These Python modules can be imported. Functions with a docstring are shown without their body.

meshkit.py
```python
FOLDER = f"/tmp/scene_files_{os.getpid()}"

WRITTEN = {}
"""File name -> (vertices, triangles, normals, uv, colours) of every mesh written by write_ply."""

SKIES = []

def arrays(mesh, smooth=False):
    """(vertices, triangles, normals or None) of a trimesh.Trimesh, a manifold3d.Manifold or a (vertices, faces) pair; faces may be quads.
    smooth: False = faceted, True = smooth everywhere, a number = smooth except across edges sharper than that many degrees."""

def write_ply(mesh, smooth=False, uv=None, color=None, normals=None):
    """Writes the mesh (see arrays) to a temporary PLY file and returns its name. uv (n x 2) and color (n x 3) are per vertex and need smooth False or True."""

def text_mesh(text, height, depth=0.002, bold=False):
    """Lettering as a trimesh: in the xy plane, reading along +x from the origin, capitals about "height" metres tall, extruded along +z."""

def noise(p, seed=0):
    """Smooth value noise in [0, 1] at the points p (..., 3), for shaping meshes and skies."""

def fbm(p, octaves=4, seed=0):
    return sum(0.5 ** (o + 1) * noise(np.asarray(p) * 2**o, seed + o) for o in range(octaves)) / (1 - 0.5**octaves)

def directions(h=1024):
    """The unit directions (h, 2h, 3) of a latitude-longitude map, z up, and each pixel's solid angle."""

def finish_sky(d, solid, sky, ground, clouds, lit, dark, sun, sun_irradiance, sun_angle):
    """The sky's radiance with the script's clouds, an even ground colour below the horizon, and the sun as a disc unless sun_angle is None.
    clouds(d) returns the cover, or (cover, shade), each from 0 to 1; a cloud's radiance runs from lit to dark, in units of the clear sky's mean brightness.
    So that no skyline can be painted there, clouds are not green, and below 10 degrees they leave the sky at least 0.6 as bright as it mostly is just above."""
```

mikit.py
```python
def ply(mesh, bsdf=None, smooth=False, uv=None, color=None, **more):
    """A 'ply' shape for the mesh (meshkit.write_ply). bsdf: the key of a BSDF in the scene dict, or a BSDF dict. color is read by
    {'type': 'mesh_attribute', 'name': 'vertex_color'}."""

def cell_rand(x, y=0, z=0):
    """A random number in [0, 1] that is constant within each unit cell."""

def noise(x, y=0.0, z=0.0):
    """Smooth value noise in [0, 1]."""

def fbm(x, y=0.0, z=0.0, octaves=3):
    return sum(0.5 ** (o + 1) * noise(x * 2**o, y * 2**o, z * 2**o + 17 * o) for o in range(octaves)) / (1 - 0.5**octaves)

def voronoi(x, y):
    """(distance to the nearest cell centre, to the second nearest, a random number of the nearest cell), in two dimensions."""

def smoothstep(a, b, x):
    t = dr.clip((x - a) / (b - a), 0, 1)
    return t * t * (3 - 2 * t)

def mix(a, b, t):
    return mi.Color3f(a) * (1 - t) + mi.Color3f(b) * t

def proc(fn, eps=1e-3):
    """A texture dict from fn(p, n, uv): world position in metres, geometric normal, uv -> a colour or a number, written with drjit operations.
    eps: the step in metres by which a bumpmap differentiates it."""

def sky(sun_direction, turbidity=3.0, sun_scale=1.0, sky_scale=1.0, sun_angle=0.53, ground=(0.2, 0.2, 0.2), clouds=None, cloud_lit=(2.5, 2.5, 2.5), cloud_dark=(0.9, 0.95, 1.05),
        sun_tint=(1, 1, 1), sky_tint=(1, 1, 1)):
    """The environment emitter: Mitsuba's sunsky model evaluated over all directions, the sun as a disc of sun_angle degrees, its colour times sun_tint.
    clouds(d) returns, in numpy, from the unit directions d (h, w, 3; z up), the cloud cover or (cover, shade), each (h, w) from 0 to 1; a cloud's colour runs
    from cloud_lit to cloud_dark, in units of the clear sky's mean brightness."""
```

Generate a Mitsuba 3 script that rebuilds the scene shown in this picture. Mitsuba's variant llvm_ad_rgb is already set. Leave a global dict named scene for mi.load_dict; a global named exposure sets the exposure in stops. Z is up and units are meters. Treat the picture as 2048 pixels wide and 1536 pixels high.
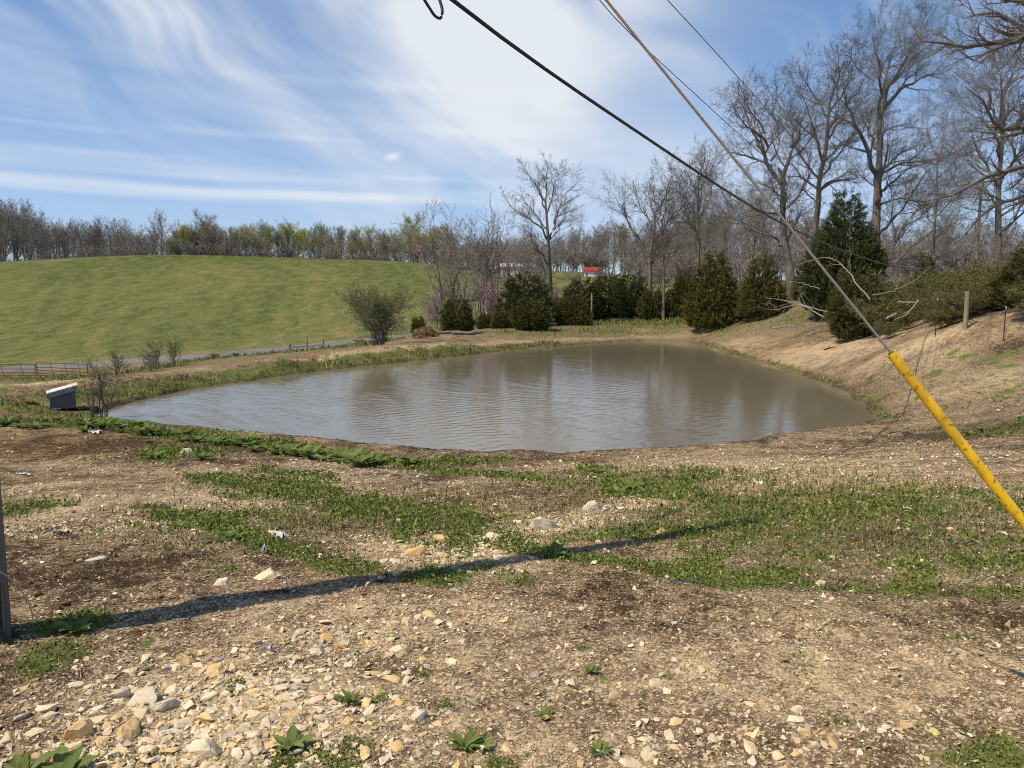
import math
import numpy as np, trimesh, mitsuba as mi, drjit as dr, mikit, meshkit
from scipy.interpolate import RBFInterpolator, CubicSpline
from scipy.ndimage import map_coordinates
from scipy.spatial import ConvexHull

T = mi.ScalarTransform4f
scene, labels = {}, {}
F, CZ = 1547.0, 1.65                         # focal length in pixels of a 2048 px wide picture, eye height in metres
PITCH = math.atan(178 / F)

# ------------------------------------------------------------------ camera, sky, exposure
scene['camera'] = {'type': 'perspective', 'fov': 2 * math.degrees(math.atan(1024 / F)), 'fov_axis': 'x', 'near_clip': 0.05, 'far_clip': 5000.0,
                   'to_world': T().look_at(origin=[0, 0, CZ], target=[0, math.cos(PITCH), CZ - math.sin(PITCH)], up=[0, 0, 1])}
EL = math.radians(55.0)
SUN = np.array([-0.86 * math.cos(EL), -0.51 * math.cos(EL), math.sin(EL)])
SUN /= np.linalg.norm(SUN)
exposure = 1.68


def clouds(d):
    """thin spring cirrus: streaked veils, denser overhead in front, thin level bands low on the left"""
    az, el = np.degrees(np.arctan2(d[..., 0], d[..., 1])), np.degrees(np.arcsin(np.clip(d[..., 2], -1, 1)))
    z = np.maximum(d[..., 2], 0.0) + 0.16
    q = np.stack([d[..., 0] / z, d[..., 1] / z, 0 * z], -1)
    warp = meshkit.fbm(q * 1.3 + 5, 3, 3)[..., None] - 0.5
    q = q + warp * 0.55
    c, s = math.cos(0.95), math.sin(0.95)
    a, b = q[..., 0] * c + q[..., 1] * s, -q[..., 0] * s + q[..., 1] * c
    streak = meshkit.fbm(np.stack([a * 1.1, b * 5.2, 0 * a + 2], -1), 5, 11)
    soft = meshkit.fbm(np.stack([a * 1.6, b * 2.2, 0 * a + 9], -1), 5, 23)

    u, v = az * math.cos(-0.50) + el * math.sin(-0.50), -az * math.sin(-0.50) + el * math.cos(-0.50)
    w2 = meshkit.fbm(np.stack([az * 0.05, el * 0.07, 0 * az], -1), 3, 61) - 0.5
    fibre = meshkit.fbm(np.stack([u * 0.055 + w2, v * 0.42 + 6 * w2, 0 * az], -1), 6, 71)
    puff = meshkit.fbm(np.stack([az * 0.11 + 2 * w2, el * 0.17, 0 * az + 4], -1), 6, 81)
    streak = 0.5 * streak + 0.5 * fibre

    def lobe(a0, e0, ra, re, tilt=0.0):
        t = math.radians(tilt)
        x, y = az - a0, el - e0
        x, y = x * math.cos(t) + y * math.sin(t), -x * math.sin(t) + y * math.cos(t)
        return np.exp(-(x / ra) ** 2 - (y / re) ** 2)

    veil = 0.95 * lobe(-1, 15.5, 9, 8.5) + 0.55 * lobe(4, 21, 10, 5) + 0.45 * lobe(-10, 19.5, 9, 2.6, -22) + 0.4 * lobe(0, 7, 13, 5)
    left = 0.95 * lobe(-24, 18.0, 8, 2.9, -20) + 0.75 * lobe(-33, 21, 6, 3.5, -10) + 0.55 * lobe(-18, 14.5, 7.5, 1.6, -33) + 0.5 * lobe(-20, 23, 14, 4)
    right = 0.42 * lobe(14, 8.5, 4, 4.5, 40) + 0.3 * lobe(27, 9, 6, 4)
    front = lobe(0, 10, 48, 26)
    general = np.clip((meshkit.fbm(q * 0.9 + 31, 4, 5) - 0.45) * 2.2, 0, 1) * (1 - front)
    amount = veil * np.clip(0.10 + 1.25 * (0.35 * soft + 0.65 * puff) + 1.9 * (fibre - 0.5) + 1.2 * (puff - 0.5), 0, 1.25) + left * np.clip(2.6 * (fibre - 0.5) + 0.75 + 0.6 * (puff - 0.5), 0, 1.5) + right * (0.2 + 1.2 * soft) + general * (0.2 + streak)
    wisps = np.clip((streak - 0.47) * 1.5, 0, 1) * np.clip((el - 3) / 10, 0, 1) * 0.55
    bandn = meshkit.fbm(np.stack([az * 0.035, el * 1.05 + 0.012 * az + 0.25 * warp[..., 0], 0 * az], -1), 3, 41)
    bands = np.clip((bandn - 0.45) * 2.6, 0, 1) * np.exp(-((el - 8) / 5.0) ** 2) * np.clip((8 - az) / 18, 0, 1) * 0.62
    low = 0.30 * np.exp(-np.maximum(el, 0) / 5.0)
    small = 0.62 * lobe(-8.55, 9.72, 0.46, 0.20, 14) * np.clip(0.2 + 1.5 * meshkit.fbm(np.stack([az * 2.2, el * 3.5, 0 * az], -1), 3, 91), 0, 1.2)
    return np.clip(amount * 0.68 + wisps + bands + low + small, 0, 0.90)


scene['sky'] = mikit.sky(SUN.tolist(), turbidity=2.6, sky_scale=1.15, clouds=clouds, cloud_lit=(2.6, 2.7, 2.82), cloud_dark=(1.0, 1.05, 1.15), sky_tint=(0.95, 1.0, 1.09), ground=(0.16, 0.14, 0.09))


# ------------------------------------------------------------------ pixel <-> place
def ray(px, py):
    r, u = (np.asarray(px, float) - 1024) / F, (768 - np.asarray(py, float)) / F
    y = math.cos(PITCH) + u * math.sin(PITCH)
    z = -math.sin(PITCH) + u * math.cos(PITCH)
    return r / y, z / y


def at(px, py, D):
    a, b = ray(px, py)
    return np.array([a * D, D, CZ + b * D])


ZW = -1.85                                   # level of the pond


def on_level(px, py, z):
    a, b = ray(px, py)
    D = (z - CZ) / b
    return np.array([a * D, D])


# ------------------------------------------------------------------ the lie of the land
shore_px = [(190, 836), (205, 822), (270, 803), (400, 776), (550, 754), (700, 735), (850, 719), (1000, 703), (1130, 692), (1250, 683), (1340, 682), (1400, 690), (1435, 703),
            (1500, 722), (1560, 740), (1640, 762), (1700, 790), (1740, 822), (1757, 840), (1722, 851), (1600, 870), (1500, 886), (1400, 897), (1270, 906), (1150, 909), (1020, 911), (900, 908),
            (800, 901), (700, 892), (570, 876), (450, 866), (350, 855), (250, 846)]
_s = np.array([on_level(x, y, ZW) for x, y in shore_px])
_t = np.arange(len(_s) + 1)
_cs = CubicSpline(_t, np.vstack([_s, _s[:1]]), bc_type='periodic')
_tt = np.linspace(0, len(_s), 190, endpoint=False)
POND = _cs(_tt)
_nn = _cs(_tt, 1)[:, ::-1] * [1, -1]
_nn /= np.linalg.norm(_nn, axis=1, keepdims=True)
POND = POND + _nn * ((meshkit.fbm(np.c_[POND * 1.1, 0 * POND[:, 0]], 3, 77) - 0.5) * 0.5)[:, None]


class Plan:
    """a function of the plan, sampled once on a fine grid nearby and a coarse one beyond"""

    def __init__(self, fn, outside):
        self.outside = outside
        self.n = fn(*np.meshgrid(np.arange(-18, 18.01, 0.06), np.arange(0, 27.01, 0.06), indexing='ij'))
        self.f = fn(*np.meshgrid(np.arange(-54, 54.01, 0.3), np.arange(0, 99.01, 0.3), indexing='ij'))

    def __call__(self, x, y):
        x, y = np.asarray(x, float), np.asarray(y, float)
        n = map_coordinates(self.n, [(x.ravel() + 18) / 0.06, y.ravel() / 0.06], order=1, mode='nearest').reshape(x.shape)
        f = map_coordinates(self.f, [(x.ravel() + 54) / 0.3, y.ravel() / 0.3], order=1, mode='nearest').reshape(x.shape)
        f = np.where((np.abs(x) < 54) & (y > 0) & (y < 99), f, self.outside)
        return np.where((np.abs(x) < 18) & (y > 0) & (y < 27), n, f)


def pond_distance_exact(x, y):
    """metres from the shore, negative on the pond"""
    p = np.stack([x, y], -1).reshape(-1, 2)
    out = np.full(len(p), 1e9)
    near = (np.abs(p[:, 0]) < 45) & (p[:, 1] > 0) & (p[:, 1] < 90)
    q = p[near]
    best, inside = np.full(len(q), 1e9), np.zeros(len(q), bool)
    for a, b in zip(POND, np.roll(POND, -1, 0)):
        ab = b - a
        t = np.clip(((q - a) @ ab) / (ab @ ab), 0, 1)
        best = np.minimum(best, ((q - a - t[:, None] * ab) ** 2).sum(1))
        if a[1] != b[1]:
            inside ^= ((a[1] > q[:, 1]) != (b[1] > q[:, 1])) & (q[:, 0] < (b[0] - a[0]) * (q[:, 1] - a[1]) / (b[1] - a[1]) + a[0])
    best = np.sqrt(best)
    out[near] = np.where(inside, -best, best)
    out[~near] = 50.0
    return out.reshape(np.shape(x))


pond_distance = Plan(pond_distance_exact, 50.0)
ctrl = [(0, 0, 0), (-5, 0, .05), (5, 0, .1), (0, -8, .2), (-7, -6, .2), (9, -6, .35), (-2.8, 4.1, -.15), (0, 4, -.15), (3, 4, -.1), (6, 5, .02), (-5, 5, -.2), (0, 7, -.45), (2.1, 7, -.40), (5, 8, -.35),
        (-4, 8, -.65), (-8, 9, -.8), (0, 11, -1.0), (-5, 13, -1.25), (5, 12, -.98), (9, 12, -.62), (-10, 15, -1.45), (12, 14, -.35), (-14, 16, -1.5), (-17, 21, -1.5),
        (-150, 60, -5), (-150, 150, 6), (-60, 20, -3.5), (-100, 0, -2), (100, 0, 3), (0, -60, 1), (60, 20, 3), (40, 12, 1.5), (150, 60, 5), (150, 150, 7), (-300, 300, 6), (300, 300, 8), (0, 420, 8), (-60, -60, 1), (60, -60, 2),
        (-400, -100, 0), (400, -100, 4), (-500, 500, 8), (500, 500, 8)]
ctrl_px = [(2048, 835, 16), (1930, 868, 16.5), (2048, 750, 22), (1930, 657, 28), (2048, 682, 25), (1700, 676, 40), (1550, 665, 50), (1450, 656, 58), (1560, 627, 64), (1800, 642, 40), (1850, 700, 28), (1760, 760, 26.5),
           (1100, 648, 72), (1250, 660, 65), (1350, 627, 80), (1250, 632, 82), (1000, 657, 66), (900, 690, 46), (900, 670, 53), (800, 692, 43), (700, 705, 40), (550, 726, 34), (400, 747, 31.2), (250, 757, 28), (100, 770, 25.3), (0, 778, 24),
           (1000, 689, 51), (0, 757, 58), (150, 752, 60), (400, 722, 66), (620, 697, 74), (0, 743, 66), (400, 712, 72), (660, 690, 82), (760, 675, 90), (900, 664, 104),
           (-200, 750, 66), (0, 725, 77), (300, 706, 82), (600, 680, 96), (0, 660, 102), (300, 660, 102), (0, 600, 128), (300, 600, 128), (600, 600, 130), (800, 650, 105), (800, 600, 128), (800, 560, 152),
           (800, 523, 192), (300, 550, 164), (0, 555, 156), (600, 550, 160), (0, 524, 192), (200, 514, 210), (400, 511, 215), (600, 516, 205), (930, 534, 180), (930, 600, 122), (1000, 548, 160), (1160, 545, 160), (1160, 572, 125),
           (1160, 612, 98), (1300, 588, 92), (1575, 601, 60), (1740, 602, 58), (1900, 578, 60), (2048, 603, 45), (1300, 562, 150), (1700, 572, 150), (2048, 572, 120)]
pts = [np.array(c, float) for c in ctrl] + [at(*c) for c in ctrl_px] + [np.array([x, y, ZW + 0.03]) for x, y in _s[::1]]
for px, c in ((0, 524), (200, 514), (400, 511), (600, 516), (800, 523), (930, 534)):
    D0 = {0: 192, 200: 210, 400: 215, 600: 205, 800: 192, 930: 180}[px]
    q = at(px, c, D0)
    pts.append(np.array([q[0] * 1.25, q[1] * 1.25, q[2] - 3]))
for c in ((0, 778, 24), (100, 770, 25.3), (250, 757, 28), (400, 747, 31.2), (550, 726, 34), (700, 705, 40), (800, 692, 43)):
    q = at(*c)
    for k, dz in ((1.6, -0.03), (3.6, -0.55), (6.5, -1.45), (11, -2.3)):
        pts.append(q + [-0.91 * k, 0.42 * k, dz])
pts = np.array(pts)
_rbf = RBFInterpolator(pts[:, :2], pts[:, 2], kernel='thin_plate_spline', smoothing=0.05)
NX, NY = np.arange(-50, 50.01, 0.5), np.arange(-14, 110.01, 0.5)
_near = _rbf(np.stack(np.meshgrid(NX, NY, indexing='ij'), -1).reshape(-1, 2)).reshape(len(NX), len(NY))
FX, FY = np.arange(-640, 641, 8.0), np.arange(-160, 801, 8.0)
_far = _rbf(np.clip(np.stack(np.meshgrid(FX, FY, indexing='ij'), -1).reshape(-1, 2), [-420, -120], [420, 460])).reshape(len(FX), len(FY))


def base(x, y):
    x, y = np.asarray(x, float), np.asarray(y, float)
    n = map_coordinates(_near, [(x.ravel() + 50) / 0.5, (y.ravel() + 14) / 0.5], order=1, mode='nearest').reshape(x.shape)
    f = map_coordinates(_far, [(x.ravel() + 640) / 8, (y.ravel() + 160) / 8], order=3, mode='nearest').reshape(x.shape)
    w = np.clip(np.minimum(np.minimum(x + 48, 48 - x), np.minimum(y + 12, 108 - y)) / 6, 0, 1)
    return n * w + f * (1 - w)


ROAD = np.array([[-170, 52], [-90, 62], [-58, 66.5], [-44, 68.5], [-29.3, 72.5], [-19.4, 82], [-11, 88], [-3, 92], [5, 94], [15, 95]])
_rs = CubicSpline(np.linspace(0, 1, len(ROAD)), ROAD)
ROADC = _rs(np.linspace(0, 1, 160))
ROADZ = base(ROADC[:, 0], ROADC[:, 1])
ROADZ = np.convolve(np.pad(ROADZ, 8, mode='edge'), np.ones(17) / 17, 'valid')


def road_distance(x, y):
    """(signed distance from the middle of the road, positive on the field's side; height of the road there)"""
    p = np.stack([x, y], -1).reshape(-1, 2)
    best, z, side = np.full(len(p), 1e9), np.zeros(len(p)), np.zeros(len(p))
    for i in range(len(ROADC) - 1):
        a, ab = ROADC[i], ROADC[i + 1] - ROADC[i]
        t = np.clip(((p - a) @ ab) / (ab @ ab), 0, 1)
        d = ((p - a - t[:, None] * ab) ** 2).sum(1)
        s = ab[0] * (p[:, 1] - a[1]) - ab[1] * (p[:, 0] - a[0])
        hit = d < best
        best = np.where(hit, d, best)
        z = np.where(hit, ROADZ[i] + t * (ROADZ[i + 1] - ROADZ[i]), z)
        side = np.where(hit, np.sign(s), side)
    return (np.sqrt(best) * side).reshape(np.shape(x)), z.reshape(np.shape(x))


def land(x, y, fine=True):
    """height of the ground"""
    x, y = np.asarray(x, float), np.asarray(y, float)
    h = base(x, y)
    d = pond_distance(x, y)
    r = np.hypot(x, y)
    if (r > 40).any():
        m = (r > 40) & (y > 30)
        rd, rz = road_distance(x[m], y[m])
        w = np.clip((6.5 - np.abs(rd)) / 3.5, 0, 1)
        w = w * w * (3 - 2 * w)
        h = h.copy()
        h[m] = h[m] * (1 - w) + (rz - 0.05) * w
    P = np.stack([x, y, 0 * x], -1)
    if fine:
        near = np.clip((95 - r) / 60, 0, 1)
        h = h + near * (0.10 * (meshkit.fbm(P * 0.55, 3, 1) - 0.5) + 0.05 * (meshkit.fbm(P * 2.3, 3, 2) - 0.5))
        close = np.clip((14 - r) / 8, 0, 1)
        h = h + close * 0.028 * (meshkit.fbm(P * 9.0, 3, 4) - 0.5)
        dam = np.clip(1 - np.abs(d - 1.2) / 1.6, 0, 1) * np.clip((y - 19) / 4, 0, 1)
        h = h + dam * 0.24 * (meshkit.fbm(P * [2.6, 2.6, 1], 3, 6) - 0.45)
    lip = 0.10 + 0.06 * meshkit.noise(P * 1.7, 9)
    shoreh = ZW + np.where(d < 0, np.maximum(d * 0.35, -1.2) - 0.02, np.minimum(d * 0.9, lip) + np.clip(d - 0.15, 0, 2) * 0.03 - np.maximum(d - 2.5, 0) * 1.2)
    w = np.clip(d / 0.9, 0, 1)
    w = w * w * (3 - 2 * w)
    h = np.where(d < 0, shoreh, shoreh * (1 - w) + np.maximum(h, shoreh) * w)
    return h


def W(px, py, lo=1.6, hi=420.0):
    """the place where the ground is seen at that pixel of the photograph"""
    a, b = ray(px, py)
    D = np.geomspace(lo, hi, 900)
    gap = CZ + b * D - base(a * D, D)
    i = np.argmax(gap < 0) if (gap < 0).any() else len(D) - 1
    if i > 0:
        t = gap[i - 1] / (gap[i - 1] - gap[i] + 1e-12)
        D0 = D[i - 1] + t * (D[i] - D[i - 1])
    else:
        D0 = D[0]
    return np.array([a * D0, D0])


def ground_point(px, py):
    q = W(px, py)
    return np.array([q[0], q[1], float(land(q[0:1], q[1:2])[0])])


# ------------------------------------------------------------------ what grows and lies where (plan masks, in metres)
class Mask:
    def __init__(self):
        self.items = []

    def ell(self, px, py, rx, ry, v):
        c, a, b = W(px, py), W(px, py - ry), W(px, py + ry)
        self.items.append(('e', c, rx * c[1] / F, max(abs(a[1] - b[1]) / 2, 0.05), v))
        return self

    def line(self, pxs, width, v):
        self.items.append(('l', np.array([W(*p) for p in pxs]), width, 0, v))
        return self

    def __call__(self, x, y):
        p = np.stack([x, y], -1)
        out = np.zeros(np.shape(x))
        for k, c, a, b, v in self.items:
            if k == 'e':
                g = np.exp(-((p[..., 0] - c[0]) / a) ** 2 - ((p[..., 1] - c[1]) / b) ** 2)
            else:
                best = np.full(np.shape(x), 1e9)
                for u, w in zip(c[:-1], c[1:]):
                    ab = w - u
                    t = np.clip(((p - u) @ ab) / (ab @ ab), 0, 1)
                    best = np.minimum(best, ((p - u - t[..., None] * ab) ** 2).sum(-1))
                g = np.exp(-best / a ** 2)
            out = np.maximum(out, g * v) if v > 0 else out + g * v
        return out


green = Mask()
green.line([(0, 838), (100, 848), (200, 853), (300, 862), (450, 884), (600, 902), (700, 915), (800, 925), (930, 927)], 0.75, 1.0)
green.line([(0, 800), (60, 822), (170, 838)], 1.0, 0.8)
green.line([(290, 1013), (420, 1040), (520, 1083), (620, 1112), (740, 1143)], 0.23, 1.0)
green.line([(450, 958), (600, 985), (720, 1008), (850, 1045), (920, 1072)], 0.62, 0.95)
green.line([(520, 945), (650, 955)], 0.25, 0.7)
green.line([(800, 935), (950, 946), (1100, 960)], 0.35, 0.85)
green.line([(1000, 1080), (1100, 1106), (1250, 1126), (1450, 1160)], 0.20, 1.0)
green.line([(1450, 1160), (1600, 1176), (1900, 1186), (2060, 1196)], 0.15, 0.9)
green.ell(860, 1150, 95, 28, 1.0).ell(1040, 1165, 50, 12, 0.8).ell(1010, 1070, 90, 18, 0.8)
green.ell(1255, 975, 75, 22, 1.0).ell(1180, 945, 60, 9, 0.8).ell(1380, 945, 90, 12, 0.75).ell(1300, 960, 200, 26, 0.5)
green.ell(1650, 1030, 420, 75, 0.66).ell(700, 1030, 330, 50, 0.55).ell(1150, 1010, 160, 26, 0.5).ell(1900, 1090, 260, 70, 0.5).ell(1380, 1060, 160, 24, 0.6).ell(1560, 1150, 220, 22, 0.5)
green.ell(1980, 1500, 170, 60, 0.85).ell(1760, 1520, 120, 30, 0.5).ell(1930, 1280, 120, 22, 0.55)
green.ell(60, 1335, 120, 62, 0.95).ell(150, 1245, 60, 24, 0.9).ell(30, 1020, 60, 22, 0.8).ell(40, 1440, 90, 40, 0.7).ell(270, 1510, 120, 26, 0.75).ell(620, 1300, 45, 12, 0.6).ell(700, 1500, 200, 24, 0.35)
green.ell(340, 910, 90, 14, 0.95).ell(1210, 1345, 40, 18, 0.6).ell(1180, 1335, 40, 15, 0.5).ell(950, 1470, 50, 14, 0.6).ell(1350, 1420, 30, 12, 0.5)
green.line([(120, 790), (250, 784), (400, 763), (550, 742), (700, 723), (900, 702), (1100, 687)], 1.25, 0.95)
green.line([(0, 758), (150, 757), (260, 745), (420, 716), (560, 705), (690, 692), (770, 684)], 1.7, 1.0)
green.ell(1290, 645, 190, 22, 0.95).ell(1180, 662, 130, 9, 0.75).ell(1470, 650, 90, 14, 0.7).ell(1060, 665, 120, 8, 0.6).ell(1260, 668, 200, 5, 0.55)
green.line([(1400, 683), (1480, 712), (1560, 735), (1650, 760), (1720, 795), (1765, 838)], 0.45, 0.75)
green.ell(1950, 865, 50, 18, 0.85).ell(1800, 745, 150, 40, 0.5).ell(1960, 720, 120, 40, 0.44).ell(1950, 800, 150, 30, 0.42).ell(1760, 800, 60, 25, 0.5).ell(1620, 630, 160, 20, 0.6)
_pr = np.random.default_rng(8)
for _ in range(34):                          # small sprigs of chickweed here and there in the gravel
    green.ell(_pr.uniform(180, 1750), _pr.uniform(1270, 1525), _pr.uniform(12, 42), _pr.uniform(6, 16), _pr.uniform(0.6, 0.9))
pale = Mask()                                # straw, gravel and bleached rubble
pale.ell(420, 1420, 380, 130, 1.0).ell(700, 1230, 220, 60, 0.75).ell(880, 1095, 200, 36, 0.95).line([(1000, 1075), (1120, 1050), (1250, 1015), (1390, 985), (1500, 965)], 0.3, 1.0)
pale.ell(500, 985, 260, 45, 0.7).ell(230, 1010, 200, 40, 0.6).ell(1650, 1330, 520, 110, 0.68).ell(1500, 940, 260, 35, 0.75).ell(1250, 1480, 450, 90, 0.55).ell(1300, 930, 200, 18, 0.6).ell(900, 1230, 350, 60, 0.55)
pale.ell(1650, 700, 160, 26, 0.95).ell(1850, 685, 110, 16, 0.9).ell(1950, 770, 160, 40, 0.45).ell(1480, 690, 90, 16, 0.9).ell(1880, 720, 90, 30, 0.7).ell(1700, 950, 250, 30, 0.6).ell(1350, 672, 90, 7, 0.8)
pale.line([(0, 770), (120, 763), (260, 750), (400, 735), (550, 719), (700, 705), (850, 695), (1000, 685), (1150, 678), (1300, 673)], 0.5, 1.0)
pale.line([(1250, 640), (1262, 652), (1290, 662)], 0.6, 1.0)
dark = Mask()                                # bare dark soil, plus one tree shadow painted into the tone
dark.ell(260, 1150, 300, 75, 0.85).ell(150, 890, 260, 26, 0.9).ell(100, 1080, 160, 60, 0.6).ell(480, 900, 200, 25, 0.7).ell(1100, 920, 200, 10, 0.8).ell(1180, 1190, 150, 30, 0.6).ell(2000, 860, 220, 30, 0.85)
dark.ell(1960, 1230, 240, 26, 0.7).ell(760, 1330, 60, 16, 0.7).ell(1260, 988, 70, 9, 1.0).ell(880, 950, 70, 8, 0.8).ell(560, 1185, 60, 14, 0.6).ell(1200, 1260, 260, 30, 0.4).ell(40, 1250, 140, 30, 0.8).ell(2030, 695, 90, 20, 0.9)  # last ellipse: cast shadow of the right-edge tree, painted as darker ground
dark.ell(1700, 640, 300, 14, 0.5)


thin = Mask()                                # thin short grass through which the earth shows
thin.ell(1660, 1040, 430, 85, 0.95).ell(1950, 1110, 260, 60, 0.8).ell(720, 1030, 300, 45, 0.5).ell(1350, 960, 260, 30, 0.5).ell(1860, 760, 200, 50, 0.5)
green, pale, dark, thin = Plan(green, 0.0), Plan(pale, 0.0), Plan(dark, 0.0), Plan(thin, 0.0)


def fractal(x, y, s, seed, o=4):
    return meshkit.fbm(np.stack([x * s, y * s, 0 * x], -1), o, seed)


def masks(x, y):
    """(plant cover 0..1, soil tone 0 dark .. 1 bleached)"""
    n1, n2 = fractal(x, y, 1.4, 51), fractal(x, y, 4.5, 52, 3)
    gr = green(x, y)
    g = np.clip((gr * 1.0 + (n1 - 0.5) * 1.5 + (n2 - 0.5) * 1.3 - 0.34) * 2.0, 0, 1) * (gr > 0.06)
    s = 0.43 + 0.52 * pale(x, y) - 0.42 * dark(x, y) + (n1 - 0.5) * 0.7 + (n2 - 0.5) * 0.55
    g = np.maximum(g, thin(x, y) * np.clip(0.20 + 0.55 * n2 + 0.5 * (n1 - 0.5), 0, 0.62))
    d = pond_distance(x, y)
    s = s - 0.35 * np.exp(-np.maximum(d, 0) / 0.35)
    g = np.where(d < 0.02, 0, g)
    return np.clip(g, 0, 1), np.clip(s, 0, 1)


# ------------------------------------------------------------------ materials
def rgb(r, g, b):
    return {'type': 'rgb', 'value': [r, g, b]}


def C(r, g, b):
    return mi.Color3f(r, g, b)


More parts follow.
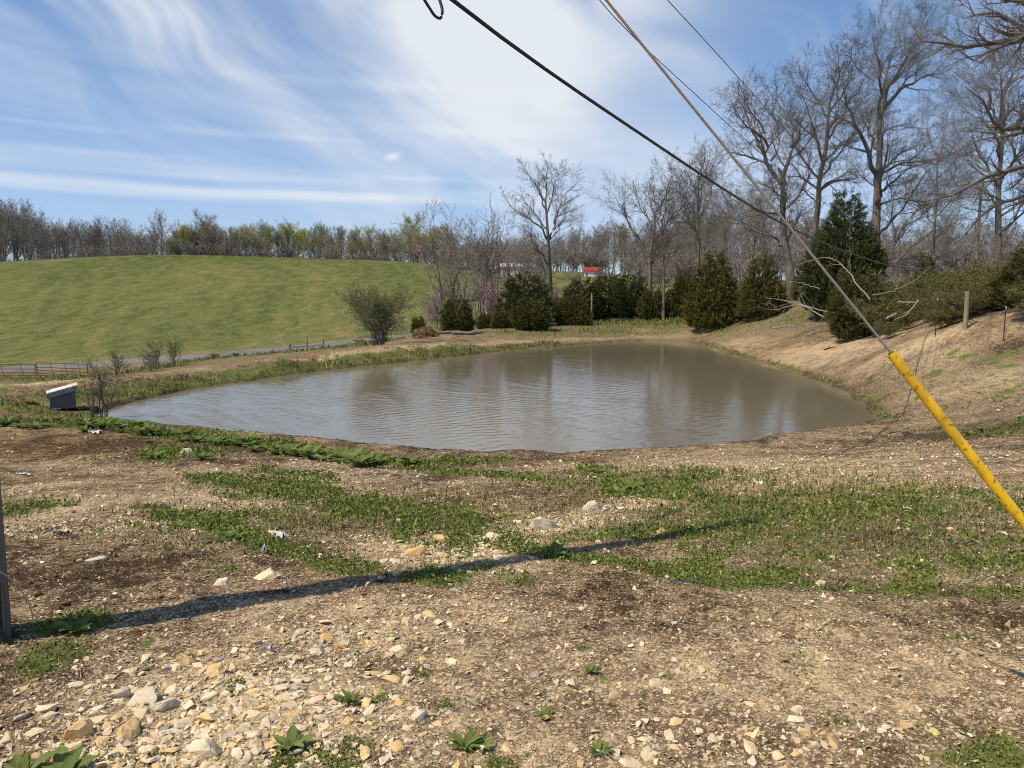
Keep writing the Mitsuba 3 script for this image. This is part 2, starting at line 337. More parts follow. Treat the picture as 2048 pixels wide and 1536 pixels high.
def ground_colour(p, n, uv):
    x, y = p.x, p.y
    far = mikit.smoothstep(35, 80, dr.sqrt(x * x + y * y))
    f1, f2 = mikit.fbm(x * 14, y * 14, 0, 3), mikit.fbm(x * 60, y * 60, 3, 2)
    tone = dr.clip(uv.y + (f1 - 0.5) * 0.75 + (f2 - 0.5) * 0.55, 0, 1)
    c = mikit.mix(C(0.052, 0.038, 0.027), C(0.150, 0.114, 0.078), mikit.smoothstep(0.02, 0.45, tone))
    c = mikit.mix(c, C(0.345, 0.278, 0.178), mikit.smoothstep(0.40, 0.95, tone))
    c = mikit.mix(c, C(0.46, 0.37, 0.225), mikit.smoothstep(0.80, 1.0, tone) * 0.8)
    red = mikit.noise(x * 0.35, y * 0.35, 7.0)
    c = c * mikit.mix(C(1, 1, 1), C(1.08, 0.99, 0.91), red)
    e1, e2, e = mikit.voronoi(x * 95 + 3, y * 80)
    c = c * (0.60 + 0.75 * mikit.cell_rand(e * 733))
    for sc, most, rad in ((88, 0.30, 0.34), (46, 0.36, 0.36), (24, 0.44, 0.34)):      # grit of three sizes
        d1, d2, k = mikit.voronoi(x * sc + sc, y * sc * 1.1)
        on = dr.select(k > 1.0 - 0.62 * dr.clip(tone + 0.10 - 0.8 * (most - 0.30), 0, 1), 1.0, 0.0)
        stone = mikit.mix(C(0.62, 0.52, 0.34), mikit.mix(C(0.42, 0.30, 0.15), C(0.40, 0.37, 0.33), mikit.cell_rand(k * 377)), mikit.cell_rand(k * 997) * 0.8)
        c = mikit.mix(c, stone, mikit.smoothstep(rad * 0.7 + 0.10, rad * 0.45, d1) * on * 0.85)
    v = dr.clip(uv.x + (f1 - 0.5) * 0.9 + (f2 - 0.5) * 0.7 * (1 - far), 0, 1)
    gcol = mikit.mix(C(0.055, 0.082, 0.023), C(0.150, 0.175, 0.055), mikit.fbm(x * 9, y * 9, 5, 3))
    gcol = mikit.mix(gcol, C(0.20, 0.165, 0.085), mikit.smoothstep(0.55, 0.85, mikit.fbm(x * 3.1, y * 3.1, 8, 3)) * 0.7)
    c = mikit.mix(c, gcol, mikit.smoothstep(0.30, 0.72, v) * 0.93)
    litter = mikit.mix(C(0.10, 0.085, 0.05), C(0.215, 0.185, 0.105), mikit.fbm(x * 0.8, y * 0.8, 1, 4))
    return mikit.mix(c, litter, far * (1 - mikit.smoothstep(0.3, 0.7, uv.x)) * 0.8)


def field_colour(p, n, uv):
    x, y = p.x, p.y
    wob = mikit.fbm(x * 0.02, y * 0.02, 2, 3) * 34
    u = x * 0.90 + y * 0.42 + wob
    big = mikit.fbm(x * 0.045 + 3, y * 0.03, 0, 4)
    streak = mikit.fbm(u * 0.16, (y * 0.9 - x * 0.42) * 0.022, 4, 3)
    fine = mikit.fbm(x * 0.9, y * 0.45, 1, 4)
    grain = mikit.fbm(x * 5, y * 3, 2, 2)
    dry = dr.clip(0.50 + (big - 0.5) * 0.45 + (streak - 0.5) * 0.28 + 0.075 * dr.sin(u * 1.25 + 5 * mikit.noise(x * 0.03, y * 0.03)) + (fine - 0.5) * 0.75 + (grain - 0.5) * 0.45 - uv.x, 0, 1)
    c = mikit.mix(C(0.080, 0.108, 0.036), C(0.133, 0.147, 0.059), mikit.smoothstep(0.15, 0.55, dry))
    c = mikit.mix(c, C(0.225, 0.185, 0.090), mikit.smoothstep(0.50, 1.0, dry))
    return c * (0.78 + 0.44 * grain)


def road_colour(p, n, uv):
    f = mikit.fbm(p.x * 6, p.y * 6, 0, 3)
    g = mikit.fbm(p.x * 0.5, p.y * 0.9, 3, 3)
    return C(0.175, 0.175, 0.18) * (0.6 + 0.45 * f + 0.4 * g)


def water_height(p, n, uv):
    x, y = p.x, p.y
    calm = dr.maximum(mikit.smoothstep(24, 44, y + 0.5 * x), mikit.smoothstep(6.0, 9.5, x - 0.05 * y)) * 0.96
    gust = 0.35 + 1.1 * mikit.fbm(x * 0.12, y * 0.07, 4, 3)
    wx, wy = x * 0.93 + y * 0.36, y * 0.93 - x * 0.36
    h = mikit.noise(wx * 3.2, wy * 7.5, 0.0) * 0.55 + mikit.noise(wx * 7.0 + 9, wy * 15.0, 1.0) * 0.28 + mikit.noise(x * 1.1, y * 2.1, 2.0) * 0.7
    return h * gust * (1 - calm)


def limestone(a, b, k):
    def fn(p, n, uv):
        f = mikit.fbm(p.x * 22 + k, p.y * 22, p.z * 40, 4)
        g = mikit.fbm(p.x * 5 + k, p.y * 5, p.z * 6, 3)
        r = mikit.cell_rand(p.x * 11, p.y * 11)
        c = mikit.mix(C(*a), C(*b), mikit.smoothstep(0.35, 0.75, g * 0.8 + 0.2 * r))
        c = mikit.mix(c, C(0.27, 0.20, 0.12), mikit.smoothstep(0.56, 0.8, f) * 0.7)
        return c * (0.75 + 0.45 * f)
    return fn


def bark(a, b, sx, sz):
    def fn(p, n, uv):
        f = mikit.fbm((p.x + p.y * 0.6) * sx, (p.y - p.x * 0.6) * sx, p.z * sz, 3)
        g = mikit.noise(p.x * 1.1, p.y * 1.1, p.z * 0.8)
        return mikit.mix(C(*a), C(*b), dr.clip(f * 1.2 - 0.3 + 0.3 * g, 0, 1))
    return fn


def diffuse(fn):
    return {'type': 'diffuse', 'reflectance': mikit.proc(fn)}


VCOL = {'type': 'mesh_attribute', 'name': 'vertex_color'}
scene['ground_bsdf'] = diffuse(ground_colour)
scene['field_bsdf'] = diffuse(field_colour)
scene['road_bsdf'] = diffuse(road_colour)
scene['water_bsdf'] = {'type': 'bumpmap', 'arbitrary': {'type': 'proc', **{k: v for k, v in mikit.proc(water_height, 0.02).items() if k != 'type'}}, 'scale': 0.0045,
                       'bsdf': {'type': 'roughplastic', 'alpha': 0.014, 'int_ior': 1.33, 'nonlinear': False, 'diffuse_reflectance': rgb(0.162, 0.146, 0.104)}}
for i, (a, b) in enumerate([((0.74, 0.62, 0.41), (0.64, 0.46, 0.22)), ((0.72, 0.63, 0.46), (0.58, 0.47, 0.30)), ((0.58, 0.53, 0.44), (0.68, 0.58, 0.41)), ((0.72, 0.55, 0.29), (0.60, 0.40, 0.17))]):
    scene[f'limestone{i}_bsdf'] = diffuse(limestone(a, b, i * 7.3))
scene['gravel_bsdf'] = {'type': 'diffuse', 'reflectance': VCOL}
scene['leaf_bsdf'] = {'type': 'principledthin', 'base_color': VCOL, 'roughness': 0.45, 'diff_trans': 0.5, 'spec_trans': 0.0, 'eta': 1.4}
scene['blade_bsdf'] = {'type': 'twosided', 'bsdf': {'type': 'diffuse', 'reflectance': VCOL}}
scene['cedar_bsdf'] = {'type': 'twosided', 'bsdf': {'type': 'diffuse', 'reflectance': VCOL}}
scene['oak_bark_bsdf'] = diffuse(bark((0.085, 0.077, 0.068), (0.25, 0.232, 0.205), 9, 1.6))
scene['twig_bsdf'] = {'type': 'twosided', 'bsdf': diffuse(bark((0.095, 0.087, 0.078), (0.215, 0.20, 0.18), 2, 2))}
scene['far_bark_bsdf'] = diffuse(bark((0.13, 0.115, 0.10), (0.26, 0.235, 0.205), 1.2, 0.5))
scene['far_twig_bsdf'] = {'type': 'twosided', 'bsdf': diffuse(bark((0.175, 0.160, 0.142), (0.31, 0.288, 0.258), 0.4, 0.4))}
scene['cedar_bark_bsdf'] = diffuse(bark((0.05, 0.036, 0.027), (0.12, 0.085, 0.06), 12, 2))
scene['dead_wood_bsdf'] = diffuse(bark((0.17, 0.155, 0.135), (0.38, 0.355, 0.315), 16, 9))
scene['post_wood_bsdf'] = diffuse(bark((0.16, 0.13, 0.10), (0.36, 0.31, 0.25), 40, 2.5))


# ------------------------------------------------------------------ helpers for objects
def number(name):
    if name not in labels and name not in scene:
        return name
    i = 1
    while f'{name}_{i:03d}' in labels or f'{name}_{i:03d}' in scene:
        i += 1
    return f'{name}_{i:03d}'


_next = {}


def fresh(name):
    k = _next.get(name, 0)
    _next[name] = k + 1
    return name if k == 0 else f'{name}_{k:03d}'


def thing(name, label, cat, group=None):
    key = fresh(name)
    labels[key] = {'label': label, 'category': cat}
    if group:
        labels[key]['group'] = group
    return key


def part(parent, name, mesh, bsdf, smooth=False, label=None, color=None, **more):
    key = fresh(f'{parent}__{name}')
    scene[key] = mikit.ply(mesh, bsdf, smooth=smooth, color=color, **more)
    if label:
        labels[key] = {'label': label}
    return key


def single(name, mesh, bsdf, label, cat, group=None, smooth=False, color=None, **more):
    key = thing(name, label, cat, group)
    scene[key] = mikit.ply(mesh, bsdf, smooth=smooth, color=color, **more)
    return key


def structure(name, mesh, bsdf, label, smooth=False, kind='structure', **more):
    scene[name] = mikit.ply(mesh, bsdf, smooth=smooth, **more)
    labels[name] = {'label': label, 'kind': kind}


def place(loc=(0, 0, 0), rotz=0.0, scale=1.0, tilt=None):
    t = T().translate([float(v) for v in loc])
    if tilt is not None:
        t = t @ T().rotate([float(tilt[0]), float(tilt[1]), 0], float(tilt[2]))
    s = [float(scale)] * 3 if np.isscalar(scale) else [float(v) for v in scale]
    return t @ T().rotate([0, 0, 1], float(rotz)) @ T().scale(s)


def norm(v):
    return v / np.maximum(np.linalg.norm(v, axis=-1, keepdims=True), 1e-12)


def tubes(pts, rad, s):
    """N polylines of m points as tapered tubes of s sides: (vertices, faces)"""
    pts, rad = np.asarray(pts, float), np.asarray(rad, float)
    n, m = pts.shape[:2]
    t = norm(np.gradient(pts, axis=1))
    ref = np.where(np.abs(t[..., 2:]) < 0.9, [0, 0, 1.0], [1.0, 0, 0])
    a = norm(np.cross(t, ref))
    b = np.cross(t, a)
    ang = np.arange(s) * 2 * np.pi / s
    v = pts[:, :, None] + rad[:, :, None, None] * (np.cos(ang)[:, None] * a[:, :, None] + np.sin(ang)[:, None] * b[:, :, None])
    i, j, k = np.meshgrid(np.arange(n), np.arange(m - 1), np.arange(s), indexing='ij')
    k2 = (k + 1) % s
    A, B, Cc, Dd = (i * m + j) * s + k, (i * m + j) * s + k2, (i * m + j + 1) * s + k2, (i * m + j + 1) * s + k
    f = np.stack([A, B, Cc, A, Cc, Dd], -1).reshape(-1, 3)
    return v.reshape(-1, 3), f


def ribbons(rng, pts, rad):
    """N polylines as narrow flat strips turned at random: the finest twigs"""
    n, m = pts.shape[:2]
    t = norm(np.gradient(pts, axis=1))
    a = norm(np.cross(t, norm(rng.normal(0, 1, (n, 1, 3)))))
    v = np.stack([pts + a * rad[..., None], pts - a * rad[..., None]], 2).reshape(-1, 3)
    i, j = np.meshgrid(np.arange(n), np.arange(m - 1), indexing='ij')
    b = ((i * m + j) * 2).ravel()
    return v, np.vstack([np.stack([b, b + 1, b + 3], 1), np.stack([b, b + 3, b + 2], 1)])


def tube1(pts, rad, s=8, cap=True):
    pts = np.asarray(pts, float)
    rad = np.broadcast_to(np.asarray(rad, float), (len(pts),))
    v, f = tubes(pts[None], rad[None], s)
    if cap:
        n = len(v)
        v = np.vstack([v, pts[:1], pts[-1:]])
        k = np.arange(s)
        f = np.vstack([f, np.stack([(k + 1) % s, k, k * 0 + n], 1), np.stack([k + n - s, (k + 1) % s + n - s, k * 0 + n + 1], 1)])
    return v, f


def join(meshes):
    at_, vs, fs = 0, [], []
    for v, f in meshes:
        vs.append(v)
        fs.append(np.asarray(f) + at_)
        at_ += len(v)
    return np.vstack(vs), np.vstack(fs)


def box(x0, x1, y0, y1, z0, z1, bevel=0.0):
    v = np.array([[x, y, z] for x in (x0, x1) for y in (y0, y1) for z in (z0, z1)], float)
    if bevel:
        c = v.mean(0)
        pts = []
        for k in range(3):
            w = v.copy()
            for j in range(3):
                if j != k:
                    w[:, j] -= np.sign(v[:, j] - c[j]) * bevel
            pts.append(w)
        m = trimesh.convex.convex_hull(np.vstack(pts))
        return np.array(m.vertices), np.array(m.faces)
    f = np.array([[0, 1, 3], [0, 3, 2], [4, 6, 7], [4, 7, 5], [0, 4, 5], [0, 5, 1], [2, 3, 7], [2, 7, 6], [0, 2, 6], [0, 6, 4], [1, 5, 7], [1, 7, 3]])
    return v, f


def resample(poly, m):
    poly = np.asarray(poly, float)
    s = np.r_[0, np.cumsum(np.linalg.norm(np.diff(poly, axis=0), axis=1))]
    t = np.linspace(0, s[-1], m)
    if len(poly) > 3:
        cs = CubicSpline(s, poly)
        return cs(t)
    return np.stack([np.interp(t, s, poly[:, k]) for k in range(poly.shape[1])], -1)


def spawn(rng, P, R, k, t0, t1, ang, ang_sd, ratio, m, trop=0.1, wob=0.25, thin=0.6, tip=0.003, shape=0.5, lmin=0.0, wind=None, cull=0.0):
    """k children along each of the N parent branches: (points, radii)"""
    N, mp = P.shape[:2]
    L = np.linalg.norm(np.diff(P, axis=1), axis=2).sum(1)
    t = t0 + (t1 - t0) * (np.arange(k)[None] + rng.uniform(0.05, 0.95, (N, k))) / k
    g = t * (mp - 1)
    i = np.minimum(g.astype(int), mp - 2)
    f = (g - i)[..., None]
    rows = np.arange(N)[:, None]
    p0 = P[rows, i] * (1 - f) + P[rows, i + 1] * f
    r0 = R[rows, i] * (1 - f[..., 0]) + R[rows, i + 1] * f[..., 0]
    tan = norm(P[rows, i + 1] - P[rows, i])
    az = np.arange(k)[None] * 2.39996 + rng.uniform(0, 6.28, (N, 1)) + rng.normal(0, 0.5, (N, k))
    ref = np.where(np.abs(tan[..., 2:]) < 0.9, [0, 0, 1.0], [1.0, 0, 0])
    a = norm(np.cross(tan, ref))
    b = np.cross(tan, a)
    th = np.radians(ang + rng.normal(0, ang_sd, (N, k)))[..., None]
    d = np.cos(th) * tan + np.sin(th) * (np.cos(az)[..., None] * a + np.sin(az)[..., None] * b)
    ln = np.maximum(L[:, None] * ratio * (1 - shape * t) * rng.uniform(0.65, 1.25, (N, k)), lmin)
    p0, d, ln, r0 = p0.reshape(-1, 3), d.reshape(-1, 3), ln.ravel(), r0.ravel()
    if cull:                                   # short shoots are few
        k_ = rng.uniform(0, 1, len(ln)) < (ln / cull) ** 1.5
        p0, d, ln, r0 = p0[k_], d[k_], ln[k_], r0[k_]
    pts, step = [p0], (ln / (m - 1))[:, None]
    for q in range(m - 1):
        d = norm(d + wob * rng.normal(0, 1, d.shape) + np.array([0, 0, trop]) + (0 if wind is None else np.asarray(wind)))
        pts.append(pts[-1] + d * step)
    rs = np.maximum(r0 * thin * np.clip(rng.uniform(0.7, 1.1, r0.shape), 0, 1), tip * 1.25)
    taper = np.linspace(1, 0, m)[None] ** 0.9
    return np.stack(pts, 1), tip + (rs[:, None] - tip) * taper


def tree_mesh(rng, trunk, trunk_r, limbs, spec, tip=0.004, sides=(9, 6, 4, 3, 3, 3), trunk_tip=0.3, flare=0.35, wind=None, cull=0.0):
    """trunk: polyline; limbs: list of (polyline, radius) or None; spec: per level (k, t0, t1, ang, ratio, m, trop, wob). Returns trunk mesh, crown mesh, tips"""
    tp = resample(trunk, 16)
    tt = np.linspace(0, 1, 16)
    tr = trunk_r * (1 - (1 - trunk_tip) * tt) + trunk_r * flare * np.exp(-tt * 14)
    tm = tubes(tp[None], tr[None], sides[0])
    crown = []
    levels = spec
    if limbs:
        P = np.stack([resample(q, 11) for q, _ in limbs])
        P[:, 1:-1] += rng.normal(0, 0.012, P[:, 1:-1].shape) * np.linalg.norm(P[:, -1] - P[:, 0], axis=1)[:, None, None]
        R = np.stack([0.8 * r * (0.07 + 0.93 * np.linspace(1, 0, 11) ** 0.9) for _, r in limbs])
    else:
        k, t0, t1, ang, ratio, m, trop, wob = levels[0]
        P, R = spawn(rng, tp[None], tr[None], k, t0, t1, ang, 11, ratio, m, trop, wob, 0.55, tip, 0.55, wind=wind)
        levels = levels[1:]
    crown.append(tubes(P, R, sides[1]))
    for li, (k, t0, t1, ang, ratio, m, trop, wob) in enumerate(levels):
        P, R = spawn(rng, P, R, k, t0, t1, ang, 13, ratio, m, trop, wob, 0.62, tip, 0.40, wind=wind, cull=cull)
        crown.append(ribbons(rng, P, R) if li == len(levels) - 1 else tubes(P, R, sides[min(li + 2, 5)]))
    return tm, join(crown), P


def leaf_quads(rng, centre, size, axis=None, up=0.0, aspect=0.6):
    """small two-triangle leaves at the points: (vertices, faces)"""
    n = len(centre)
    d = norm(rng.normal(0, 1, (n, 3)) + [0, 0, up]) if axis is None else norm(axis)
    s = norm(np.cross(d, rng.normal(0, 1, (n, 3))))
    L = np.broadcast_to(size, (n,))[:, None]
    tip, mid = centre + d * L, centre + d * L * 0.5
    v = np.stack([centre, mid + s * L * aspect * 0.5, tip, mid - s * L * aspect * 0.5], 1).reshape(-1, 3)
    k = np.arange(n)[:, None] * 4
    f = np.hstack([k, k + 1, k + 2, k, k + 2, k + 3]).reshape(-1, 3)
    return v, f


def tint(rng, n, per, a, b, spread=0.18):
    """a colour per vertex, the same for the vertices of one leaf"""
    t = rng.uniform(0, 1, (n, 1))
    c = np.asarray(a) * (1 - t) + np.asarray(b) * t
    c = c * (1 + rng.normal(0, spread, (n, 1)))
    return np.repeat(np.clip(c, 0.004, 0.9), per, 0)


# ------------------------------------------------------------------ ground, field, pond, road
def build_land():
    ang = np.radians(np.r_[np.arange(-180, -44, 4.0), np.linspace(-42, -37, 12), np.arange(-36.8, 36.81, 0.165), np.linspace(37, 42, 12), np.arange(44, 180, 4.0)])
    r = np.r_[np.linspace(0.05, 1.6, 8, endpoint=False), np.geomspace(1.6, 30, 480, endpoint=False), np.geomspace(30, 110, 140, endpoint=False), np.geomspace(110, 260, 60, endpoint=False), np.geomspace(260, 620, 14)]
    A, Rr = np.meshgrid(ang, r, indexing='ij')
    x, y = Rr * np.sin(A), Rr * np.cos(A)
    z = land(x, y)
    g, s = masks(x, y)
    n, m = A.shape
    i, j = np.meshgrid(np.arange(n), np.arange(m - 1), indexing='ij')
    i2 = (i + 1) % n
    q = np.stack([i * m + j, i2 * m + j, i2 * m + j + 1, i * m + j + 1], -1).reshape(-1, 4)
    V = np.stack([x, y, z], -1).reshape(-1, 3)
    c = V[q].mean(1)
    far = c[:, 1] > 40
    rd = np.full(len(c), -99.0)
    rd[far], _ = road_distance(c[far, 0], c[far, 1])
    isf = (rd > 0) & (c[:, 1] > 40) & (c[:, 0] < 40)
    fs = lambda sel: np.vstack([q[sel][:, [0, 1, 2]], q[sel][:, [0, 2, 3]]])  # noqa: E731
    uv = np.stack([g, s], -1).reshape(-1, 2)
    for name, sel, bs, lab in (('ground', ~isf, 'ground_bsdf', 'stony brown earth yard and pond banks with patchy weeds'), ('field', isf, 'field_bsdf', 'mown green hillside pasture with dry tan streaks')):
        f = fs(sel)
        used = np.unique(f)
        back = np.zeros(len(V), int)
        back[used] = np.arange(len(used))
        u = uv[used]
        if name == 'field':
            fr, _ = road_distance(V[used, 0], V[used, 1])
            u = np.stack([0.0 * fr, 0 * fr], -1)
            u[:, 0] = 0.16 * np.clip((V[used, 2] - 6) / 6, 0, 1) - 0.10 * np.exp(-np.maximum(fr - 4, 0) / 10)
        structure(name, (V[used], back[f]), bs, lab, smooth=True, uv=u)


build_land()


def build_pond():
    """a sheet with real wavelets, ruffled nearby and calm at the far end; it runs on under the banks"""
    ang = np.radians(np.arange(-34.5, 36.0, 0.19))
    r = np.r_[np.arange(15.0, 30, 0.055), np.arange(30, 64, 0.075)]
    A, R = np.meshgrid(ang, r, indexing='ij')
    x, y = R * np.sin(A), R * np.cos(A)
    wr = np.random.default_rng(3)
    h = 0 * x
    for k in range(20):
        lam = wr.uniform(0.20, 0.46)
        th = math.radians(-66 + wr.normal(0, 46))
        kx, ky = math.cos(th) * 2 * math.pi / lam, math.sin(th) * 2 * math.pi / lam
        h += 0.0032 * lam * np.sin(kx * x + ky * y + wr.uniform(0, 6.283) + 2.2 * meshkit.noise(np.stack([x * 0.5, y * 0.5, 0 * x + k], -1), k)) / 2.2
    gust = 0.35 + 1.3 * meshkit.fbm(np.stack([x * 0.16, y * 0.09, 0 * x], -1), 3, 19)
    ruffled = np.clip((42 - y - 0.3 * x) / 16, 0.55, 1) * np.clip((7.0 - x + 0.02 * y) / 4, 0.05, 1)
    h *= gust * ruffled
    n, m = x.shape
    i, j = np.meshgrid(np.arange(n - 1), np.arange(m - 1), indexing='ij')
    q = np.stack([i * m + j, (i + 1) * m + j, (i + 1) * m + j + 1, i * m + j + 1], -1).reshape(-1, 4)
    V = np.stack([x, y, ZW + h], -1).reshape(-1, 3)
    keep = (pond_distance(V[:, 0], V[:, 1]) < 0.7)[q].any(1)
    q = q[keep]
    used = np.unique(q)
    back = np.zeros(len(V), int)
    back[used] = np.arange(len(used))
    f = back[np.vstack([q[:, [0, 1, 2]], q[:, [0, 2, 3]]])]
    structure('pond', (V[used], f), 'water_bsdf', 'muddy farm pond with light ripples mirroring the sky', smooth=True, uv=V[used, :2].copy())


build_pond()


def build_road():
    c = ROADC
    t = norm(np.gradient(c, axis=0))
    nrm = np.c_[-t[:, 1], t[:, 0]]
    w = np.array([-2.75, -2.55, 0, 2.55, 2.75])
    h = np.array([-0.12, 0.05, 0.09, 0.05, -0.12])
    v = np.concatenate([np.c_[c + nrm * a, ROADZ + b] for a, b in zip(w, h)])
    n = len(c)
    f = []
    for k in range(4):
        a = np.arange(n - 1) + k * n
        f += [np.stack([a, a + 1, a + n + 1], 1), np.stack([a, a + n + 1, a + n], 1)]
    structure('road', (v, np.vstack(f)), 'road_bsdf', 'narrow grey asphalt lane below the pond dam')


build_road()
#PART2

# ------------------------------------------------------------------ bare trees
def P2L(cx, cy, D, zx0, zy0, k):
    """limbs measured on an enlargement of the photograph -> the tree's own metres (x right, z up)"""
    def f(poly):
        return [((zx0 + x / k - cx) * D / F, (cy - zy0 - y / k) * D / F) for x, y in poly]
    return f


def hero_tree(name, label, base_px, D, view, trunk, trunk_r, limbs, seed, spec, tip=0.0055, depth=0.55, group=None, wind=None, bark_='oak_bark_bsdf', extra=None, buds=None):
    rng = np.random.default_rng(seed)
    conv = P2L(base_px[0], base_px[1], D, *view)
    p0 = at(base_px[0], base_px[1], D)
    p0[2] = float(land(p0[0:1], p0[1:2])[0]) - 0.1
    off = CZ + ray(*base_px)[1] * D - p0[2]
    tk = np.array([(x, 0.0, z + off) for x, z in conv(trunk)])
    tk[:, 1] = np.cumsum(rng.normal(0, 0.12, len(tk)))
    tk[:, 1] -= tk[0, 1]
    tk = np.vstack([[tk[0, 0] * 0.5, 0, 0], tk]) if tk[0, 2] > 0.4 else np.vstack([[tk[0, 0], 0, 0], tk[1:]])
    top = tk[:, 2].max()
    ls = []
    for q, r in limbs:
        c = np.array([(x, 0.0, z + off) for x, z in conv(q)])
        L = np.r_[0, np.cumsum(np.linalg.norm(np.diff(c, axis=0), axis=1))]
        s = rng.choice([-1, 1]) * rng.uniform(0.25, 1.0) * depth
        i = np.argmin(np.abs(tk[:, 2] - c[0, 2]))
        c[:, 1] = tk[i, 1] + s * L
        ls.append((c, r))
    for k in range(int(extra or 0)):           # limbs towards and away from the viewer, which the photograph shows only end-on
        z = top * rng.uniform(0.35, 0.8)
        i = np.argmin(np.abs(tk[:, 2] - z))
        sgn = 1 if k % 2 else -1
        a = rng.uniform(-0.6, 0.6)
        L = top * rng.uniform(0.22, 0.38)
        c = np.array([tk[i] + [a * L * t, sgn * L * t, L * (0.55 * t + 0.35 * t * t)] for t in (0, 0.35, 0.7, 1.0)])
        ls.append((c, trunk_r * 0.33))
    tm, cr, tips = tree_mesh(rng, tk, trunk_r * 0.86, ls, spec, tip=tip, trunk_tip=0.32, wind=wind, cull=0.34)
    key = thing(name, label, 'tree', group)
    M = place(p0)
    part(key, 'trunk', tm, bark_, smooth=True, to_world=M)
    part(key, 'crown', cr, 'twig_bsdf', to_world=M)
    if buds:
        n, a, b, size = buds
        t = tips[rng.integers(0, len(tips), n), rng.integers(1, tips.shape[1], n)] + rng.normal(0, 0.05, (n, 3))
        part(key, 'leaf_buds', leaf_quads(rng, t, size), 'leaf_bsdf', color=tint(rng, n, 4, a, b), to_world=M)
    return key


OAK = [(9, 0.18, 1.0, 40, 0.64, 8, 0.045, 0.11), (7, 0.15, 1.0, 38, 0.57, 5, 0.04, 0.14), (5, 0.12, 1.0, 36, 0.62, 4, 0.04, 0.16), (4, 0.12, 1.0, 33, 0.75, 3, 0.04, 0.16)]
Z4, Z7 = (1300, 0, 2.738), (1000, 300, 4.2675)
hero_tree('oak_tree', 'bare forked oak with a broken low limb, behind where cable and guy wire cross', (1578, 602), 60, Z4,
          [(765, 1640), (755, 1440), (735, 1330), (716, 1200), (708, 1080), (705, 1000), (680, 940)], 0.42,
          [([(702, 1020), (650, 930), (620, 830), (590, 740), (600, 650), (612, 560)], 0.24), ([(716, 1030), (715, 910), (735, 840), (745, 700), (762, 650)], 0.22), ([(650, 930), (570, 890), (500, 860), (440, 850), (380, 885)], 0.14),
           ([(622, 830), (540, 765), (450, 715), (385, 630)], 0.13), ([(600, 760), (560, 680), (500, 600), (520, 530)], 0.11), ([(738, 1150), (790, 1070), (820, 980), (842, 890)], 0.12),
           ([(705, 1190), (620, 1180), (520, 1170), (420, 1230), (320, 1285)], 0.13), ([(745, 1350), (705, 1352), (716, 1310), (640, 1290), (580, 1240), (520, 1200), (420, 1180)], 0.15), ([(740, 830), (780, 730), (760, 600), (790, 540)], 0.10),
           ([(640, 900), (690, 800), (680, 700), (660, 560)], 0.12), ([(720, 1120), (650, 1060), (560, 1030), (470, 1000)], 0.10)], 11, OAK, extra=3)
hero_tree('oak_tree', 'tall bare oak rising just left of the biggest cedar', (1629, 604), 62, Z4,
          [(890, 1650), (890, 1400), (892, 1250), (905, 1150), (910, 1050), (908, 980), (925, 900), (930, 800), (932, 700), (942, 590)], 0.36,
          [([(905, 990), (860, 940), (830, 880), (800, 820), (790, 740)], 0.14), ([(925, 930), (900, 860), (850, 750), (800, 640), (770, 560)], 0.17), ([(918, 1060), (1000, 1000), (1080, 990), (1160, 970)], 0.13), ([(925, 1050), (1040, 970), (1140, 955)], 0.11),
           ([(930, 800), (980, 700), (1030, 600), (1062, 500)], 0.16), ([(935, 900), (1000, 820), (1100, 750)], 0.12), ([(935, 690), (880, 560), (830, 440), (820, 400)], 0.13), ([(940, 600), (960, 500), (930, 400)], 0.12), ([(940, 650), (1010, 520), (990, 430)], 0.10), ([(905, 1130), (840, 1060), (760, 1010)], 0.09)], 12, OAK, extra=3)
hero_tree('oak_tree', 'largest bare oak behind the biggest cedar, its crown fanning to the right', (1741, 603), 58, Z4,
          [(1207, 1640), (1205, 1300), (1205, 1150), (1205, 1020), (1210, 850), (1205, 760), (1215, 680), (1232, 600), (1238, 530)], 0.46,
          [([(1195, 1035), (1180, 970), (1130, 880), (1080, 800), (1010, 710), (960, 620), (925, 540)], 0.26), ([(1212, 1080), (1280, 1030), (1340, 990), (1385, 920)], 0.16), ([(1220, 960), (1290, 900), (1340, 860), (1410, 830)], 0.15),
           ([(1210, 690), (1180, 590), (1150, 480), (1110, 400), (1070, 310)], 0.18), ([(1235, 600), (1230, 520), (1270, 430), (1300, 350), (1335, 240)], 0.17), ([(1230, 630), (1290, 560), (1350, 510), (1430, 480), (1520, 440)], 0.19), ([(1240, 540), (1320, 440), (1380, 350), (1430, 250)], 0.15),
           ([(1222, 845), (1250, 740), (1330, 715), (1410, 680)], 0.12), ([(1220, 970), (1300, 930), (1420, 920), (1530, 890)], 0.14), ([(1150, 480), (1090, 420), (1030, 300)], 0.10), ([(1232, 560), (1290, 380), (1370, 200)], 0.12), ([(1215, 1150), (1290, 1110), (1400, 1110), (1500, 1150)], 0.11),
           ([(1085, 800), (1000, 830), (930, 830)], 0.09)], 13, OAK, extra=3, wind=(0.03, 0, 0))
